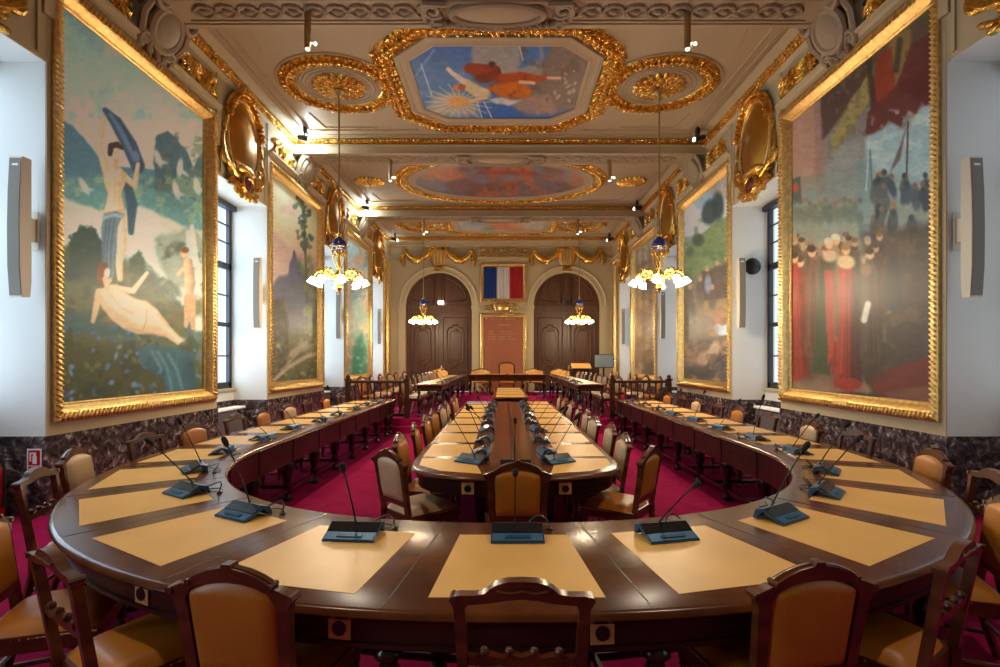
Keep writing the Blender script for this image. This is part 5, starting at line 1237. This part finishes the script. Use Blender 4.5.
# ------------------------------------------------------------------ chandeliers
CHP = [None]
def chandelier(x, y, label):
    ZH = 3.38; zc = ZC-.02
    if CHP[0] is None:
        r = empty('chandelier')
        m = MB(); m.tube([(0,0,zc+.20),(0,0,4.1)], .016, 8); m.lathe([(.09,zc+.17),(.10,zc+.14),(.05,zc+.09),(.016,zc+.03)], 12); m.build('rod', M['rod'], r, smooth=50)
        m = MB(); m.lathe([(.02,4.11),(.05,4.095),(.10,4.05),(.13,3.99),(.135,3.93),(.11,3.885),(.05,3.865),(.02,3.86)], 18); m.build('ceramic_bowl', M['blue'], r, smooth=60)
        m = MB(); m.lathe([(.02,4.17),(.05,4.15),(.03,4.1)], 10); m.lathe([(.138,3.925),(.146,3.915),(.138,3.905)], 18)
        for i in range(8):
            t = 2*PI*i/8; c, s_ = math.cos(t), math.sin(t); m.tube([(.12*c,.12*s_,3.90),(.13*c,.13*s_,3.78),(.09*c,.09*s_,3.64),(.03*c,.03*s_,3.52)], .008, 5)
            leaf(m, V((.13*c,.13*s_,3.80)), V((0,0,1)), V((c,s_,0)), .05, .03, .02)
        m.lathe([(.02,3.87),(.02,3.6),(.05,3.54),(.03,3.50),(.06,3.46),(.09,3.40),(.11,3.34),(.08,3.28),(.04,3.24),(.06,3.20),(.05,3.15),(.015,3.10),(.0,3.06)], 14)
        for i in range(16):
            t = 2*PI*i/16; c, s_ = math.cos(t), math.sin(t); leaf(m, V((.11*c,.11*s_,3.36)), V((c*.5,s_*.5,1)), V((c,s_,0)), .07, .03, .03)
        m.build('gilded_stem', M['gold'], r, smooth=50)
        for i in range(8):
            t = 2*PI*(i+.5)/8; c, s_ = math.cos(t), math.sin(t); R = .43
            m = MB(); m.tube([(.08*c,.08*s_,3.36),(.18*c,.18*s_,3.44),(.30*c,.30*s_,3.47),(.38*c,.38*s_,3.43),(.42*c,.42*s_,3.385),(R*c,R*s_,3.34)], .014, 6)
            for q in range(5): leaf(m, V(((.16+.05*q)*c,(.16+.05*q)*s_,3.46+.02*(q % 2))), V((c,s_,.6)), V((0,0,1)), .045, .022, .025)
            sp = V((-s_,c,0))
            m.tube(spiral(V((.24*c,.24*s_,3.39)), V((c,s_,0)), V((0,0,1)), .01, .06, 1.2, 14), .009, 5)
            m.lathe([(.03,3.36),(.035,3.34),(.03,3.32)], 8, (R*c,R*s_,0)); a = m.build('arm', M['gold'], r, smooth=50)
            m = MB(); Q = Matrix.Rotation(.42, 4, V((-s_,c,0)))
            prof = [(.028,.0),(.05,-.025),(.06,-.055),(.058,-.075),(.076,-.115),(.066,-.115),(.0,-.085)]
            Qm = Matrix.Rotation(-.45, 4, V((-s_,c,0)))
            m.lathe(prof, 12, (R*c,R*s_,3.34), Qm); m.build('glass_shade', M['shade'], a, smooth=60)
        CHP[0] = r; KIDS[r.name] = list(r.children)
        for c in r.children: KIDS[c.name] = list(c.children)
    else: r = copy_tree(CHP[0])
    r.location = (x, y, CHZ); tag(r, label, 'chandelier', 'chandeliers')
    l = bpy.data.lights.new('chandelier_light', 'POINT'); l.energy = CHW; l.color = (1,.79,.52); l.shadow_soft_size = .25
    o = bpy.data.objects.new('chandelier_light', l); COL.objects.link(o); o.location = (x, y, 2.95)
CHW = 170; CHZ = -.24
chandelier(XR-2.92, c1, 'near left chandelier with blue ceramic bowl and lit glass shades'); chandelier(XR+2.92, c1, 'near right chandelier with blue ceramic bowl and lit glass shades')
chandelier(XR-2.86, c3, 'smaller-looking chandelier hanging before the left arched door'); chandelier(XR+2.88, c3, 'smaller-looking chandelier hanging before the right arched door')
DLW = 260
# ------------------------------------------------------------------ downlights and spots
def lamp(tp, name, loc, energy, col, **k):
    l = bpy.data.lights.new(name, tp); l.energy = energy; l.color = col
    for a, b in k.items(): setattr(l, a, b)
    o = bpy.data.objects.new(name, l); COL.objects.link(o); o.location = loc; return o
for k, b0 in enumerate(BEAM):
    for sx in (-1, 1):
        x, y = XR+sx*2.53, b0+.31; z = ZB-.012
        d = empty('ceiling_downlight', (x, y, z), 0, 'grey tube downlight under the %s half of ceiling beam %s' % (side_word(sx), ORD[k]), 'lamp', 'tube downlights under the beams')
        MB().lathe([(.035,0),(.035,-.02),(.045,-.03),(.045,-.50),(.025,-.50)], 14).build('tube', M['rod'], d, smooth=40)
        MB().lathe([(.0,-.497),(.025,-.497),(.022,-.51),(.0,-.515)], 12).build('bulb', M['lens'], d, smooth=50)
        m = MB(); m.tube([(.04,0,-.42),(.09,0,-.42)], .006, 6); m.ball((.10,0,-.43), .02); m.build('side_lens', M['lens'], d)
        o = lamp('SPOT', 'downlight_beam', (x, y, z-.56), (190,250,250,230)[k], (1,.86,.66), spot_size=1.9, spot_blend=.6, shadow_soft_size=.06)
for k, (yb_, lab) in enumerate(((BEAM[2], 'third ceiling beam'), (BEAM[3], 'fourth ceiling beam'), (20.15, 'cornice of the far wall'))):
    for sx in (-1, 1):
        s = empty('spotlight', (sx*4.22-.03, yb_-.50, ZC-.10), 0, 'black spotlight at the %s end of the %s' % (side_word(sx), lab), 'lamp', 'black spotlights at the beam ends')
        m = MB(); m.box(-.03,.03,-.03,.09,-.05,.10); m.tube([(0,-.02,-.05),(0,-.04,-.14)], .02, 6); m.build('bracket', M['black'], s, smooth=0)
        m = MB(); m.tube([(sx*.13,-.02,-.12),(-sx*.02,-.05,-.17),(-sx*.12,-.08,-.20)], [.05,.06,.065], 10); m.build('housing', M['black'], s, smooth=50)
        m = MB(); m.ell((-sx*.123,-.081,-.201), (-sx*.02,0,-.005), (0,.045,0), (0,0,.045), 10, 6); m.build('lens', M['lens'], s)
        if sx < 0: lamp('POINT', 'spot_glow', (sx*4.22-.12, yb_-.20, ZB+.04), (60,36,5)[k], (.75,.92,1.0), shadow_soft_size=.05)
# ------------------------------------------------------------------ daylight
for sd in (-1, 1):
    for k, (y0, y1) in enumerate(NICHE):
        o = lamp('AREA', 'window_daylight', (wx(sd,-1.15), (y0+y1)/2, (ZS+ZL)/2), ((240,120,150,125,110) if sd < 0 else (10,5,12,16,16))[k], ((.60,.80,1.0) if sd < 0 else (.84,.92,1.0)), shape='RECTANGLE', size=2.1, size_y=4.2)
        o.rotation_euler = (0, -sd*PI/2*-1 if 0 else (PI/2 if sd > 0 else -PI/2), 0)
        o.data.size, o.data.size_y = 4.2, 2.1
W = bpy.data.worlds.new('daylight'); bpy.context.scene.world = W; W.use_nodes = True
W.node_tree.nodes['Background'].inputs[0].default_value = (.75,.88,1,1); W.node_tree.nodes['Background'].inputs[1].default_value = 1.1
# ------------------------------------------------------------------ camera
cam = bpy.data.cameras.new('camera'); co = bpy.data.objects.new('camera', cam); COL.objects.link(co)
co.location = (0,0,H); co.rotation_euler = (PI/2,0,0); cam.sensor_width = 36; cam.lens = 36*F/1000; cam.shift_x = -(X0-500)/1000; cam.shift_y = (Y0-333.5)/1000; cam.clip_start = .05; cam.clip_end = 100
sc_ = bpy.context.scene; sc_.camera = co
vs = sc_.view_settings; vs.view_transform = 'Standard'; vs.look = 'None'; vs.gamma = 1; vs.use_curve_mapping = False; vs.exposure = EXPO
cy = sc_.cycles; cy.max_bounces = 10; cy.diffuse_bounces = 5; cy.glossy_bounces = 4; cy.use_denoising = True; cy.sample_clamp_indirect = 6; cy.caustics_reflective = False; cy.caustics_refractive = False
